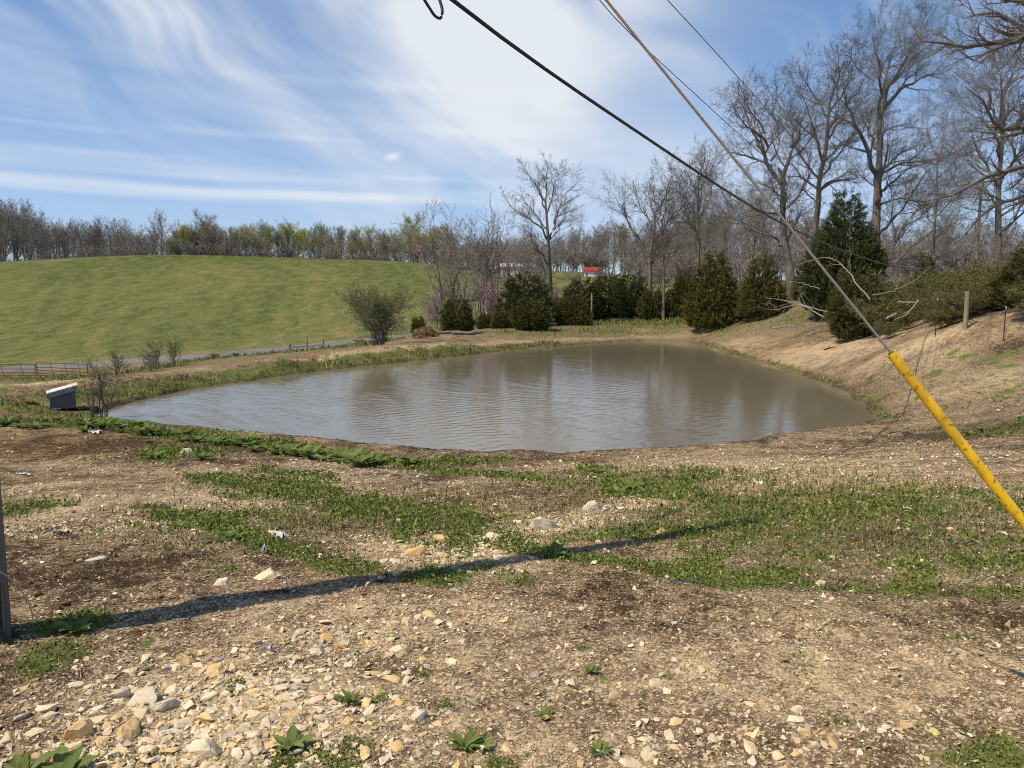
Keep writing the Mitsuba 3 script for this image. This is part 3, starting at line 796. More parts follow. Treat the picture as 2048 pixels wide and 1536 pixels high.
hero_tree('lone_tree', 'tall slender bare tree standing alone beyond the far end of the pond', (1102, 645), 73, Z7,
          [(440, 1465), (430, 1250), (420, 1000), (405, 800), (395, 650), (385, 520), (382, 440)], 0.30,
          [([(400, 790), (330, 680), (250, 620), (150, 560), (60, 470)], 0.12), ([(395, 700), (320, 600), (240, 500), (140, 430)], 0.11), ([(387, 570), (350, 440), (290, 310), (215, 190)], 0.13), ([(382, 490), (390, 330), (400, 220), (420, 130)], 0.12), ([(395, 570), (440, 400), (480, 260), (505, 160)], 0.12),
           ([(415, 790), (460, 650), (500, 520), (570, 370), (645, 310)], 0.13), ([(440, 700), (520, 640), (610, 620)], 0.08), ([(470, 600), (560, 560), (650, 530)], 0.08), ([(420, 805), (500, 770), (560, 740)], 0.06), ([(425, 1095), (360, 1020), (310, 970)], 0.04), ([(430, 1085), (500, 1100), (570, 1130)], 0.04),
           ([(400, 840), (300, 760), (200, 690), (130, 650)], 0.07), ([(385, 500), (330, 350), (330, 200)], 0.08), ([(500, 520), (590, 460), (660, 420)], 0.07)], 14, [(8, 0.2, 1.0, 38, 0.42, 7, 0.06, 0.12)] + OAK[1:], extra=2)
hero_tree('bare_tree', 'bare tree with wide forked limbs behind the small cedars right of the pond end', (1303, 604), 78, Z7,
          [(1280, 1300), (1277, 1150), (1277, 980), (1280, 850), (1300, 700), (1306, 600)], 0.30,
          [([(1272, 890), (1200, 770), (1130, 670), (1100, 560), (1060, 470), (1015, 400)], 0.15), ([(1290, 800), (1340, 740), (1420, 610), (1500, 520), (1600, 370)], 0.15), ([(1306, 620), (1340, 500), (1390, 380), (1405, 220)], 0.12), ([(1302, 660), (1240, 580), (1190, 470), (1175, 390)], 0.11),
           ([(1308, 640), (1290, 480), (1260, 310)], 0.11), ([(1420, 610), (1440, 480), (1480, 380)], 0.09), ([(1110, 600), (1060, 570), (1010, 560)], 0.06), ([(1275, 980), (1330, 900), (1400, 870)], 0.07)], 15, OAK, extra=3)
hero_tree('bare_tree', 'thin pale-trunked bare tree just right of the wide forked one', (1327, 606), 76, Z7,
          [(1396, 1310), (1395, 1200), (1390, 1000), (1380, 850), (1378, 700), (1385, 560)], 0.19,
          [([(1393, 1010), (1440, 930), (1500, 870)], 0.08), ([(1383, 880), (1330, 800), (1310, 720)], 0.07), ([(1380, 760), (1440, 640), (1470, 540)], 0.08), ([(1380, 720), (1340, 600), (1330, 480)], 0.08), ([(1385, 600), (1420, 470), (1430, 400)], 0.07)], 16, OAK, extra=3)
hero_tree('bare_tree', 'tall bare tree with grey twigs left of the forked oak, crossed by the black cable', (1394, 600), 74, Z7,
          [(1690, 1270), (1685, 1050), (1680, 800), (1665, 600), (1660, 400), (1650, 220)], 0.27,
          [([(1682, 720), (1600, 640), (1520, 550), (1480, 470)], 0.11), ([(1668, 600), (1590, 470), (1520, 330)], 0.11), ([(1662, 480), (1620, 300), (1560, 150)], 0.11), ([(1655, 330), (1690, 150), (1700, 30)], 0.10), ([(1668, 620), (1740, 500), (1800, 380), (1830, 200)], 0.12),
           ([(1680, 800), (1760, 720), (1830, 640)], 0.09), ([(1662, 420), (1740, 250), (1780, 80)], 0.10), ([(1684, 900), (1620, 850), (1560, 820)], 0.06)], 17, OAK, extra=3)
# the oak whose trunk stands right of the frame; only its limbs reach into it
Z6 = (1700, 0, 3.072)
hero_tree('oak_tree', 'bare oak at the right edge whose limbs reach into the picture from the right', (2190, 640), 26, Z6,
          [(1505, 1966), (1500, 1500), (1490, 1000), (1490, 500), (1470, 0), (1450, -500)], 0.40,
          [([(1490, 700), (1250, 420), (1069, 262), (980, 190), (840, 100), (745, 85), (720, 20)], 0.219), ([(1490, 620), (1280, 330), (1069, 287), (900, 290), (700, 300), (600, 258), (520, 250), (430, 190), (385, 130)], 0.210),
           ([(1492, 800), (1250, 470), (1069, 362), (990, 312), (830, 340), (700, 430), (600, 490), (540, 510), (430, 450)], 0.210), ([(1492, 1100), (1250, 940), (1069, 903), (980, 905), (870, 850), (750, 890), (640, 868), (560, 790), (420, 680)], 0.228),
           ([(1495, 1200), (1200, 1020), (1069, 1035), (950, 1090), (800, 1150), (690, 1180), (600, 1205), (470, 1200)], 0.193), ([(1495, 1300), (1250, 1180), (1069, 1190), (900, 1320), (830, 1430), (770, 1500)], 0.140), ([(1490, 900), (1250, 720), (1069, 765), (990, 860), (930, 900), (860, 960)], 0.158),
           ([(1490, 750), (1250, 560), (1069, 505), (900, 540), (790, 590), (690, 640)], 0.158), ([(1470, 200), (1300, 60), (1069, 100), (900, 20), (800, -60)], 0.210), ([(1480, 600), (1240, 640), (1069, 620), (960, 700), (880, 720)], 0.123), ([(1497, 1350), (1300, 1250), (1069, 1330), (1000, 1440), (980, 1540)], 0.105),
           ([(1488, 300), (1700, 0), (1900, -200)], 0.245), ([(1490, 600), (1750, 400), (2000, 300)], 0.245), ([(1490, 900), (1750, 750), (2050, 700)], 0.210)], 18,
          [(15, 0.2, 1.0, 42, 0.30, 8, 0.04, 0.15), (9, 0.12, 1.0, 40, 0.55, 5, 0.05, 0.18), (5, 0.12, 1.0, 40, 0.6, 4, 0.04, 0.2), (4, 0.15, 1.0, 38, 0.62, 3, 0.04, 0.2)], tip=0.003, depth=0.35, extra=5)
hero_tree('bare_tree', 'broad low bare tree leaning right, between the biggest cedar and the far power pole', (1768, 592), 80, Z4,
          [(1290, 1620), (1300, 1450), (1330, 1330), (1370, 1250)], 0.24,
          [([(1300, 1450), (1400, 1360), (1500, 1240), (1600, 1150)], 0.11), ([(1320, 1360), (1350, 1240), (1420, 1140), (1500, 1080)], 0.11), ([(1360, 1260), (1440, 1190), (1560, 1100), (1640, 1080)], 0.10), ([(1310, 1400), (1260, 1280), (1270, 1160)], 0.09), ([(1305, 1460), (1420, 1420), (1560, 1340), (1650, 1280)], 0.09), ([(1340, 1320), (1320, 1200), (1360, 1090)], 0.08)],
          19, OAK, extra=3, wind=(0.08, 0, 0))


hero_tree('bare_tree', 'tall bare tree behind the limbs of the right-hand oak, right of the far power pole', (1990, 600), 52, Z4,
          [(1890, 1640), (1890, 1300), (1880, 1000), (1885, 750), (1870, 560)], 0.3,
          [([(1886, 1050), (1800, 930), (1720, 830), (1660, 700)], 0.14), ([(1883, 900), (1800, 740), (1750, 600), (1700, 480)], 0.14), ([(1884, 760), (1840, 600), (1820, 420)], 0.13), ([(1875, 620), (1900, 480), (1890, 340)], 0.11), ([(1884, 1000), (1960, 860), (2040, 740)], 0.14), ([(1884, 820), (1960, 680), (2020, 520)], 0.13),
           ([(1888, 1150), (1790, 1080), (1690, 1040)], 0.10), ([(1888, 1200), (1980, 1110), (2080, 1060)], 0.10), ([(1872, 580), (1960, 420), (1990, 320)], 0.10)], 20, OAK, extra=4)
hero_tree('bare_tree', 'slim bare tree standing between the largest oak and the far power pole', (1862, 598), 66, Z4,
          [(1540, 1640), (1540, 1400), (1532, 1200), (1538, 1000), (1530, 850)], 0.2,
          [([(1535, 1250), (1470, 1150), (1420, 1050)], 0.08), ([(1534, 1150), (1600, 1030), (1640, 930)], 0.08), ([(1537, 1050), (1490, 930), (1470, 820)], 0.08), ([(1534, 920), (1570, 800), (1580, 720)], 0.07), ([(1531, 880), (1510, 760), (1520, 680)], 0.07), ([(1538, 1330), (1610, 1250), (1690, 1210)], 0.07)], 21, OAK, extra=3)


def far_variant(seed, H, kind):
    rng = np.random.default_rng(seed)
    wob = np.cumsum(rng.normal(0, 0.18, (6, 2)), 0)
    fork = kind in ('oak', 'bud')
    tk = np.array([[wob[i, 0] * (i > 0), wob[i, 1] * (i > 0), H * t] for i, t in enumerate([0, .16, .32, .46, .58, .70])])
    k, ratio, ang = (12, 0.74, 40) if fork else (13, 0.55, 34)
    spec = [(k, 0.28, 1.0, ang, ratio, 6, 0.16, 0.13), (7, 0.15, 1.0, 38, 0.50, 4, 0.10, 0.18), (7, 0.1, 1.0, 36, 0.55, 3, 0.08, 0.2), (6, 0.1, 1.0, 34, 0.65, 2, 0.06, 0.2)]
    tm, cr, tips = tree_mesh(rng, tk, H * rng.uniform(0.011, 0.016), None, spec, tip=0.008, sides=(6, 4, 3, 3, 3, 3))
    return tm, cr, tips, rng


FARV = []
for i in range(9):
    kind = ('oak', 'slim', 'oak')[i % 3]
    H = (14, 15, 12.5, 13.5, 16, 14.5, 13, 15.5, 12)[i]
    tm, cr, tips, rng = far_variant(100 + i, H, kind)
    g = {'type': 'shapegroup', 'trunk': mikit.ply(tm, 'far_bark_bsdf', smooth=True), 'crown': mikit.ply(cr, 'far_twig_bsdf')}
    scene[f'far_tree_group{i}'] = g
    FARV.append((f'far_tree_group{i}', H))
BUDV = []
for i in range(6):                            # trees in first yellow-green leaf
    H = (13, 12, 14, 12.5, 11, 13)[i]
    tm, cr, tips, rng = far_variant(140 + i, H, 'bud')
    n = (7000, 10000, 4500, 9000, 12000, 6000)[i]
    t = tips[rng.integers(0, len(tips), n), rng.integers(0, tips.shape[1], n)] + rng.normal(0, 0.25, (n, 3))
    a, b = [((0.244, 0.256, 0.085), (0.366, 0.366, 0.122)), ((0.329, 0.354, 0.067), (0.439, 0.439, 0.110)), ((0.232, 0.207, 0.110), (0.317, 0.293, 0.146)), ((0.268, 0.305, 0.085), (0.366, 0.378, 0.122)), ((0.366, 0.403, 0.061), (0.464, 0.476, 0.098)), ((0.244, 0.244, 0.098), (0.329, 0.317, 0.122))][i]
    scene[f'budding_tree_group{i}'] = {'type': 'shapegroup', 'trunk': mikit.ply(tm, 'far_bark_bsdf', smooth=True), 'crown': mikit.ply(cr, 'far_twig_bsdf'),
                                       'young_leaves': mikit.ply(leaf_quads(rng, t, rng.uniform(0.06, 0.15, n)), 'leaf_bsdf', color=tint(rng, n, 4, a, b))}
    BUDV.append((f'budding_tree_group{i}', H))


def plant_instance(name, group_key, loc, rotz, scale, label, cat, group):
    key = thing(name, label, cat, group)
    scene[key] = {'type': 'instance', 'to_world': place(loc, rotz, scale), 'shapegroup': {'type': 'ref', 'id': group_key}}
    return key


STRETCH = {'crest': [(110, 'at its left end'), (240, 'above the gates'), (420, 'left of its highest stretch'), (600, 'above the middle of the field'), (780, 'above the vase-shaped shrub'), (9999, 'at its right end')],
           'middle': [(1010, 'left of the white barn'), (1110, 'around the lone tree'), (1210, 'above the red-roofed shed'), (1310, 'above the dark cedar row'), (9999, 'behind the wide forked bare tree')],
           'right': [(1500, 'left of the broken-limbed oak'), (1640, 'between the oaks'), (1790, 'behind the biggest cedar'), (1930, 'left of the far power pole'), (9999, 'right of the far power pole')]}


def stand(rng, spots, name, variants, label, group, hsd=0.12):
    hsd *= 1.7
    word = 'crest' if 'crest' in group else 'middle' if 'middle' in group else 'right'
    for px, D, hpx in spots:
        where = next(w for b, w in STRETCH[word] if px < b)
        p = at(px, 560, D)
        p[2] = float(land(p[0:1], p[1:2])[0]) - 0.15
        v, H = variants[rng.integers(len(variants))]
        h = hpx * D / F * (1 + rng.normal(0, hsd))
        w = h / H
        plant_instance(name, v, p, rng.uniform(0, 360), (w * rng.uniform(0.8, 1.1), w * rng.uniform(0.8, 1.1), w), f'{label} {where}', 'tree', f'{group} {where}')


rng = np.random.default_rng(5)


def skyline(px):
    return np.interp(px, [-80, 0, 60, 100, 160, 250, 330, 420, 500, 560, 640, 700, 780, 860, 930, 1000, 1100, 1200, 1300, 1400, 1600, 1800, 2100], [405, 405, 412, 440, 435, 440, 462, 440, 450, 440, 452, 460, 462, 455, 470, 470, 470, 440, 450, 420, 430, 450, 450])


def row(px0, px1, step, D0, D1, lift=0):
    out, px = [], px0
    while px < px1:
        D = rng.uniform(D0, D1)
        p = at(px, 560, D)
        z = float(land(p[0:1], p[1:2])[0])
        foot = 590 + F * (CZ - z) / D
        out.append((px, D, max(foot - skyline(px) - lift + rng.normal(0, 5), 30)))
        px += step * rng.uniform(0.6, 1.4)
    return out


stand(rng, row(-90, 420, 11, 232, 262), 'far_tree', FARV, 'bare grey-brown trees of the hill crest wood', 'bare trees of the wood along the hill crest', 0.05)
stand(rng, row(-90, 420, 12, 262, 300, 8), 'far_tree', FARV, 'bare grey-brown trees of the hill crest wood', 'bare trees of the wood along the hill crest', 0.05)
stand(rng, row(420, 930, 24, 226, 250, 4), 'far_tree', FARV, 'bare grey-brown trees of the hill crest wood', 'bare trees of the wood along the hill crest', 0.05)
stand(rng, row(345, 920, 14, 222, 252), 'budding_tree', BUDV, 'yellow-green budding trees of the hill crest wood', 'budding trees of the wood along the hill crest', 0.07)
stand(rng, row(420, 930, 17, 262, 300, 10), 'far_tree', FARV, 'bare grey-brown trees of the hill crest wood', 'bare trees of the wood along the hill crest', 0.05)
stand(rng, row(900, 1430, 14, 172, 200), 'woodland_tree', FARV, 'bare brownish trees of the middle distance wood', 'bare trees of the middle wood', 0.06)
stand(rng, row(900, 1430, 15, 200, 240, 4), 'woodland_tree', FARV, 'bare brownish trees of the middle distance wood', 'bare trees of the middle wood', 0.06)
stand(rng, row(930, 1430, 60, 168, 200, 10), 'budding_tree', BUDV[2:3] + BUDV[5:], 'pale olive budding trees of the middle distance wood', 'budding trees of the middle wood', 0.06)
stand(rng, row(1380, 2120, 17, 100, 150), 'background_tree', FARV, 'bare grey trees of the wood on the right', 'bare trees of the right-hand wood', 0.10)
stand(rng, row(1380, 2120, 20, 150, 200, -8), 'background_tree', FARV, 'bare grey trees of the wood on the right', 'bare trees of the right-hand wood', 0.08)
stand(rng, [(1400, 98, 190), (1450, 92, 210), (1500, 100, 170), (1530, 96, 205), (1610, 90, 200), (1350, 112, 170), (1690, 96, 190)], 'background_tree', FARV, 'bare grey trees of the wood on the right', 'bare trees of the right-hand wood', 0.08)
# single trees that stand out from the woods
for px, D, top, lab in ((322, 228, 425, 'taller bare tree with a crooked open crown standing above the hill crest wood'), (62, 224, 408, 'big bare tree with a fan-shaped crown near the left end of the hill crest wood'), (12, 222, 405, 'bare big tree at the very left end of the hill crest wood')):
    p = at(px, 560, D)
    z = float(land(p[0:1], p[1:2])[0]) - 0.15
    h = (590 + F * (CZ - z) / D - top) * D / F
    plant_instance('crest_tree', FARV[{322: 2, 62: 0, 12: 3}[px]][0], (p[0], p[1], z), px, h / FARV[{322: 2, 62: 0, 12: 3}[px]][1] * 1.05, lab, 'tree', None)


# brush along the foot of the woods, one grey-brown mass
def shrub_mesh(rng, H, stems, spread, spec, tip, r0):
    base_ = rng.normal(0, 0.06 * H, (stems, 2))
    P = []
    for k in range(stems):
        a = rng.uniform(0, 6.283)
        s = spread * H * rng.uniform(0.2, 1.0)
        P.append(resample([[base_[k, 0], base_[k, 1], 0], [base_[k, 0] + 0.25 * s * math.cos(a), base_[k, 1] + 0.25 * s * math.sin(a), 0.35 * H], [base_[k, 0] + 0.6 * s * math.cos(a), base_[k, 1] + 0.6 * s * math.sin(a), 0.68 * H], [base_[k, 0] + s * math.cos(a), base_[k, 1] + s * math.sin(a), H * rng.uniform(0.75, 1.0)]], 8))
    P = np.array(P)
    P[:, 1:-1] += rng.normal(0, 0.012 * H, P[:, 1:-1].shape)
    R = r0 * np.linspace(1, 0.25, 8)[None] * rng.uniform(0.6, 1.1, (stems, 1))
    out = [tubes(P, R, 5)]
    tips = [P]
    for k, t0, t1, ang, ratio, m, trop, wob in spec:
        P, R = spawn(rng, P, R, k, t0, t1, ang, 14, ratio, m, trop, wob, 0.65, tip, 0.4)
        out.append(ribbons(rng, P, R) if len(out) == len(spec) else tubes(P, R, 3))
        tips.append(P)
    return out[0], join(out[1:]), tips


for i in range(3):
    r_ = np.random.default_rng(60 + i)
    st, tw, _ = shrub_mesh(r_, 4.0, 10, 0.55, [(6, 0.2, 1.0, 38, 0.45, 4, 0.1, 0.2), (6, 0.1, 1.0, 38, 0.5, 3, 0.06, 0.22), (4, 0.1, 1.0, 36, 0.6, 2, 0.05, 0.2)], 0.010, 0.04)
    scene[f'brush_group{i}'] = {'type': 'shapegroup', 'twigs': mikit.ply(join([st, tw]), 'far_twig_bsdf')}
labels['brush'] = {'label': 'grey-brown leafless brush along the foot of the woods', 'kind': 'stuff', 'category': 'undergrowth'}
k = 0
for px0, px1, D0, D1, n, hpx in ((-90, 940, 226, 250, 105, 33), (900, 1430, 160, 185, 60, 46), (1250, 2120, 84, 130, 60, 66), (860, 1250, 105, 150, 22, 40), (1720, 2090, 44, 66, 22, 80)):
    for q in range(n):
        px, D = rng.uniform(px0, px1), rng.uniform(D0, D1)
        p = at(px, 560, D)
        p[2] = float(land(p[0:1], p[1:2])[0]) - 0.1
        s = hpx * D / F / 4.0 * rng.uniform(0.55, 1.15)
        k += 1
        scene[f'brush__{k:03d}'] = {'type': 'instance', 'to_world': place(p, rng.uniform(0, 360), (s * 1.5, s * 1.5, s)), 'shapegroup': {'type': 'ref', 'id': f'brush_group{k % 3}'}}

for i in range(3):
    r_ = np.random.default_rng(70 + i)
    st, tw, tips = shrub_mesh(r_, 2.0, 12, 0.7, [(6, 0.2, 1.0, 42, 0.5, 4, 0.06, 0.22), (6, 0.1, 1.0, 40, 0.5, 3, 0.04, 0.25), (4, 0.1, 1.0, 38, 0.6, 2, 0.03, 0.22)], 0.004, 0.014)
    t = np.vstack([q.reshape(-1, 3) for q in tips[1:]])
    n = (7000, 10000, 5000)[i]
    t = t[r_.integers(0, len(t), n)] + r_.normal(0, 0.04, (n, 3))
    scene[f'undergrowth_group{i}'] = {'type': 'shapegroup', 'twigs': mikit.ply(join([st, tw]), 'twig_bsdf'), 'leaves': mikit.ply(leaf_quads(r_, t, r_.uniform(0.045, 0.10, n)), 'leaf_bsdf', color=tint(r_, n, 4, (0.105, 0.12, 0.035), (0.22, 0.205, 0.072)))}
labels['undergrowth'] = {'label': 'tangled olive-brown undergrowth along the top of the right bank', 'kind': 'stuff', 'category': 'undergrowth'}
k = 0
for px0, px1, py0, py1, D0, D1, n, hpx in ((1745, 2110, 640, 615, 33, 46, 52, 62), (2060, 2150, 672, 640, 26, 33, 10, 70), (1870, 2070, 640, 620, 30, 37, 30, 56), (1540, 1700, 625, 612, 58, 70, 16, 30)):
    for q in range(n):
        px, D = rng.uniform(px0, px1), rng.uniform(D0, D1)
        p = at(px, 600, D)
        p[2] = float(land(p[0:1], p[1:2])[0]) - 0.05
        s_ = hpx * D / F / 2.0 * rng.uniform(0.5, 1.15)
        k += 1
        scene[f'undergrowth__{k:03d}'] = {'type': 'instance', 'to_world': place(p, rng.uniform(0, 360), (s_ * 1.3, s_ * 1.3, s_)), 'shapegroup': {'type': 'ref', 'id': f'undergrowth_group{k % 3}'}}

# ------------------------------------------------------------------ cedars
def cedar_mesh(seed, profile, n_clump, n_needle, H, Rm, col):
    """feathery upswept sprays through an envelope; profile(t) is the radius at height t"""
    r = np.random.default_rng(seed)
    t = 1 - np.sqrt(1 - r.uniform(0, 1, n_clump * 3) * 0.985)
    rad = np.array([profile(v) for v in t])
    keep = r.uniform(0, 1, len(t)) < np.clip(rad / max(rad.max(), 1e-6) + 0.15, 0, 1)
    t, rad = t[keep][:n_clump], rad[keep][:n_clump]
    az = r.uniform(0, 6.283, len(t))
    lump = 0.62 + 0.80 * meshkit.fbm(np.c_[np.cos(az) * 1.7 + seed, np.sin(az) * 1.7, t * H * 0.9], 3, seed)
    q = np.sqrt(r.uniform(0.18, 1.0, len(t)))
    rr = rad * Rm * lump * q
    c = np.c_[rr * np.cos(az), rr * np.sin(az), t * H + 0.03 * H * (q - 0.5)]
    out = np.c_[np.cos(az), np.sin(az), np.full(len(t), 0.55)]
    ax = norm(out * np.c_[q, q, np.ones(len(t))] + r.normal(0, 0.22, (len(t), 3)))
    L = r.uniform(0.20, 0.52, len(t))
    n = len(c)
    u = r.uniform(0, 1, (n, n_needle))
    perp = norm(np.cross(ax[:, None], r.normal(0, 1, (n, n_needle, 3))))
    bp = c[:, None] + ax[:, None] * (u * L[:, None])[..., None] + perp * (0.12 * L[:, None] * (1 - 0.6 * u))[..., None]
    d = norm(ax[:, None] * 0.8 + perp * 0.75 + r.normal(0, 0.15, perp.shape) + [0, 0, 0.15])
    ln = (0.34 * L[:, None] * (1.1 - 0.5 * u) * r.uniform(0.7, 1.3, u.shape))[..., None]
    s = norm(np.cross(d, r.normal(0, 1, d.shape)))
    v = np.stack([bp + s * ln * 0.16, bp - s * ln * 0.16, bp + d * ln * 1.15], 2).reshape(-1, 3)
    f = np.arange(len(v)).reshape(-1, 3)
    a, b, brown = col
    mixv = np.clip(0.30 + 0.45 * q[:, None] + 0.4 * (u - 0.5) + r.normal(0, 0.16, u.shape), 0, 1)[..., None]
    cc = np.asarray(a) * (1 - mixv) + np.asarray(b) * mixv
    br = (meshkit.fbm(c * 1.1 + seed, 2, 3) > 0.60)[:, None, None] * 0.45
    cc = cc * (1 - br) + np.asarray(brown) * br
    tr = tube1([[0, 0, -0.2], [0.01 * H, 0.01 * H, 0.3 * H], [0, 0, 0.7 * H]], [0.016 * H, 0.010 * H, 0.003 * H], 7)
    return tr, (v, f), np.repeat(cc.reshape(-1, 3), 3, 0)


def prof(pairs):
    x, y = zip(*pairs)
    return lambda t: float(np.interp(t, x, y))


OVOID = prof([(0, .62), (.08, .86), (.25, 1.0), (.5, .9), (.75, .62), (.9, .34), (1, .05)])
CONE = prof([(0, .75), (.08, .98), (.2, 1.0), (.4, .8), (.6, .56), (.8, .30), (1, .03)])
TALL = prof([(0, .55), (.06, .9), (.2, 1.0), (.40, .86), (.56, .66), (.68, .44), (.78, .32), (.88, .24), (.95, .12), (1, .02)])
BUSH = prof([(0, .8), (.1, 1.0), (.4, .98), (.7, .74), (.9, .40), (1, .1)])
GREEN = ((0.027, 0.036, 0.013), (0.108, 0.122, 0.038), (0.14, 0.115, 0.044))
DARK = ((0.021, 0.030, 0.014), (0.084, 0.104, 0.036), (0.11, 0.10, 0.042))
OLIVE = ((0.030, 0.039, 0.013), (0.130, 0.136, 0.038), (0.165, 0.13, 0.046))
CED = []
for i, (pf, n, m, H, Rm, col) in enumerate([(OVOID, 1500, 38, 5.0, 1.65, GREEN), (CONE, 1900, 40, 6.0, 2.0, OLIVE), (TALL, 4600, 42, 9.0, 3.0, DARK), (BUSH, 1000, 36, 3.0, 1.35, GREEN), (OVOID, 1800, 40, 5.5, 2.0, DARK), (BUSH, 1300, 38, 4.0, 1.9, OLIVE)]):
    tr, fo, cc = cedar_mesh(200 + i, pf, n, m, H, Rm, col)
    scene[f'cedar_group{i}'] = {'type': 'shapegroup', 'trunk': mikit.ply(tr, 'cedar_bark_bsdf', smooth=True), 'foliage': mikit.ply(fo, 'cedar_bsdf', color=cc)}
    CED.append((f'cedar_group{i}', H, Rm))
# (variant, foot x, foot y, distance, top y, width in pixels, label)
CEDARS = [(0, 915, 668, 57, 583, 66, 'rounded dark green cedar behind the heap of brown leaves, left of the log'), (3, 837, 670, 58, 630, 30, 'small young cedar between the spreading shrub and the rounded cedar'),
          (3, 970, 658, 68, 624, 36, 'small low cedar right of the rounded cedar, above the log'), (3, 1004, 656, 66, 618, 44, 'small bushy cedar tucked against the left side of the broad cedar'),
          (4, 1050, 650, 69, 535, 108, 'broad tall cedar left of the lone tree, taller of the overlapping pair'), (0, 1062, 662, 63, 588, 82, 'lower cedar in front of the broad one, foot nearest the pond'),
          (3, 1103, 640, 78, 590, 60, 'dark cedar behind the lone tree trunk'), (5, 1147, 648, 70, 583, 70, 'rounded cedar right of the lone tree, in front of the dark cedar row'), (4, 1165, 640, 80, 548, 84, 'pointed dark cedar at the left end of the dark row behind the wooden post'),
          (4, 1217, 640, 82, 540, 80, 'dark cedar in the middle of the row behind the wooden post'), (4, 1262, 640, 80, 537, 78, 'dark cedar at the right end of the row behind the wooden post'), (3, 1304, 630, 77, 570, 52, 'short cedar at the foot of the wide forked bare tree'),
          (3, 1349, 626, 77, 574, 50, 'short squat cedar just left of the tall isolated cedar'), (1, 1426, 652, 60, 482, 116, 'tall olive-tinged cedar standing by itself right of the pond end'), (1, 1521, 642, 57, 495, 96, 'pointed cedar between the isolated cedar and the oak trunk'),
          (2, 1682, 645, 50, 356, 168, 'biggest cedar, a tall ragged dark cone in front of the oaks'), (0, 1712, 680, 39, 522, 112, 'cedar standing in front of the biggest one on the straw bank'), (3, 1600, 622, 66, 560, 60, 'low cedar under the oaks left of the biggest cedar'),
          (1, 1847, 620, 46, 497, 62, 'small pointed cedar near the far power pole'), (5, 1800, 640, 44, 560, 90, 'bushy cedar behind the pile of cut limbs'), (5, 1905, 640, 42, 572, 80, 'low cedar behind the grey fence post'), (5, 1985, 640, 40, 565, 90, 'low cedar between the fence post and the right edge'),
          (1, 2046, 700, 30, 480, 130, 'tall cedar at the right edge of the picture'), (3, 1370, 612, 86, 545, 50, 'dark cedar behind the short squat one'), (5, 1560, 630, 66, 560, 60, 'low dark cedar at the foot of the broken-limbed oak')]
for i, (v, px, py, D, top, w, lab) in enumerate(CEDARS):
    g, H, Rm = CED[v]
    p = at(px, py, D)
    p[2] = float(land(p[0:1], p[1:2])[0]) - 0.08
    h = CZ + ray(px, top)[1] * D - p[2]
    s = w * D / F / 2 / Rm * 0.94
    plant_instance('cedar_tree', g, p, 47 * i, (s, s, h / H), lab, 'cedar', None)

# ------------------------------------------------------------------ shrubs, redbuds, saplings
def leafy(name, label, cat, loc, H, stems, spread, spec, tip, r0, seed, leaves, twig='twig_bsdf', group=None, stem_b='twig_bsdf', leafname='young_leaves'):
    r = np.random.default_rng(seed)
    st, tw, tips = shrub_mesh(r, H, stems, spread, spec, tip, r0)
    key = thing(name, label, cat, group)
    M = place(loc)
    part(key, 'stems', st, stem_b, smooth=True, to_world=M)
    part(key, 'twigs', tw, twig, to_world=M)
    if leaves:
        n, a, b, s0, s1, levels = leaves
        t = np.vstack([x.reshape(-1, 3) for x in tips[levels:]])
        t = t[r.integers(0, len(t), n)] + r.normal(0, 0.02 * H, (n, 3)) * 0.5
        part(key, leafname, leaf_quads(r, t, r.uniform(s0, s1, n), up=0.3), 'leaf_bsdf', color=tint(r, n, 4, a, b), to_world=M)
    return key


SH = [(7, 0.2, 1.0, 36, 0.42, 5, 0.10, 0.18), (6, 0.15, 1.0, 38, 0.5, 4, 0.06, 0.22), (4, 0.1, 1.0, 36, 0.55, 3, 0.05, 0.22)]


def foot(px, py, D):
    p = at(px, py, D)
    p[2] = float(land(p[0:1], p[1:2])[0]) - 0.05
    return p


leafy('shrub', 'wide vase-shaped shrub in sparse new green leaf on the pond dam', 'shrub', foot(757, 682, 46), 3.2, 24, 0.66, [(9, 0.2, 1.0, 42, 0.42, 5, 0.08, 0.2), (7, 0.12, 1.0, 40, 0.5, 4, 0.05, 0.22), (4, 0.1, 1.0, 36, 0.55, 2, 0.05, 0.22)], 0.004, 0.035, 31, (14000, (0.125, 0.16, 0.045), (0.21, 0.24, 0.08), 0.04, 0.09, 2))
leafy('sapling', 'multi-stemmed sapling with sparse leaves at the left tip of the pond', 'sapling', foot(203, 838, 21.6), 1.62, 7, 0.34, SH[:2] + [(3, 0.1, 1.0, 36, 0.55, 3, 0.05, 0.22)], 0.0025, 0.022, 32, (1300, (0.11, 0.13, 0.04), (0.19, 0.19, 0.07), 0.02, 0.045, 2), stem_b='oak_bark_bsdf')
p0 = foot(207, 838, 21.4)
key = single('branch', join([tube1(resample([p0 + [0, 0, 0.02], p0 + [0.25, 0.0, 0.28], p0 + [0.55, 0.1, 0.46], p0 + [0.9, 0.1, 0.50], p0 + [1.15, 0.1, 0.40]], 12), np.linspace(0.016, 0.003, 12), 6), tube1(resample([p0 + [0.5, 0.1, 0.45], p0 + [0.75, 0.15, 0.62], p0 + [1.0, 0.2, 0.55]], 8), np.linspace(0.007, 0.002, 8), 5)]), 'oak_bark_bsdf', 'bare arching branch leaning from the sapling out over the water', 'branch', smooth=True)
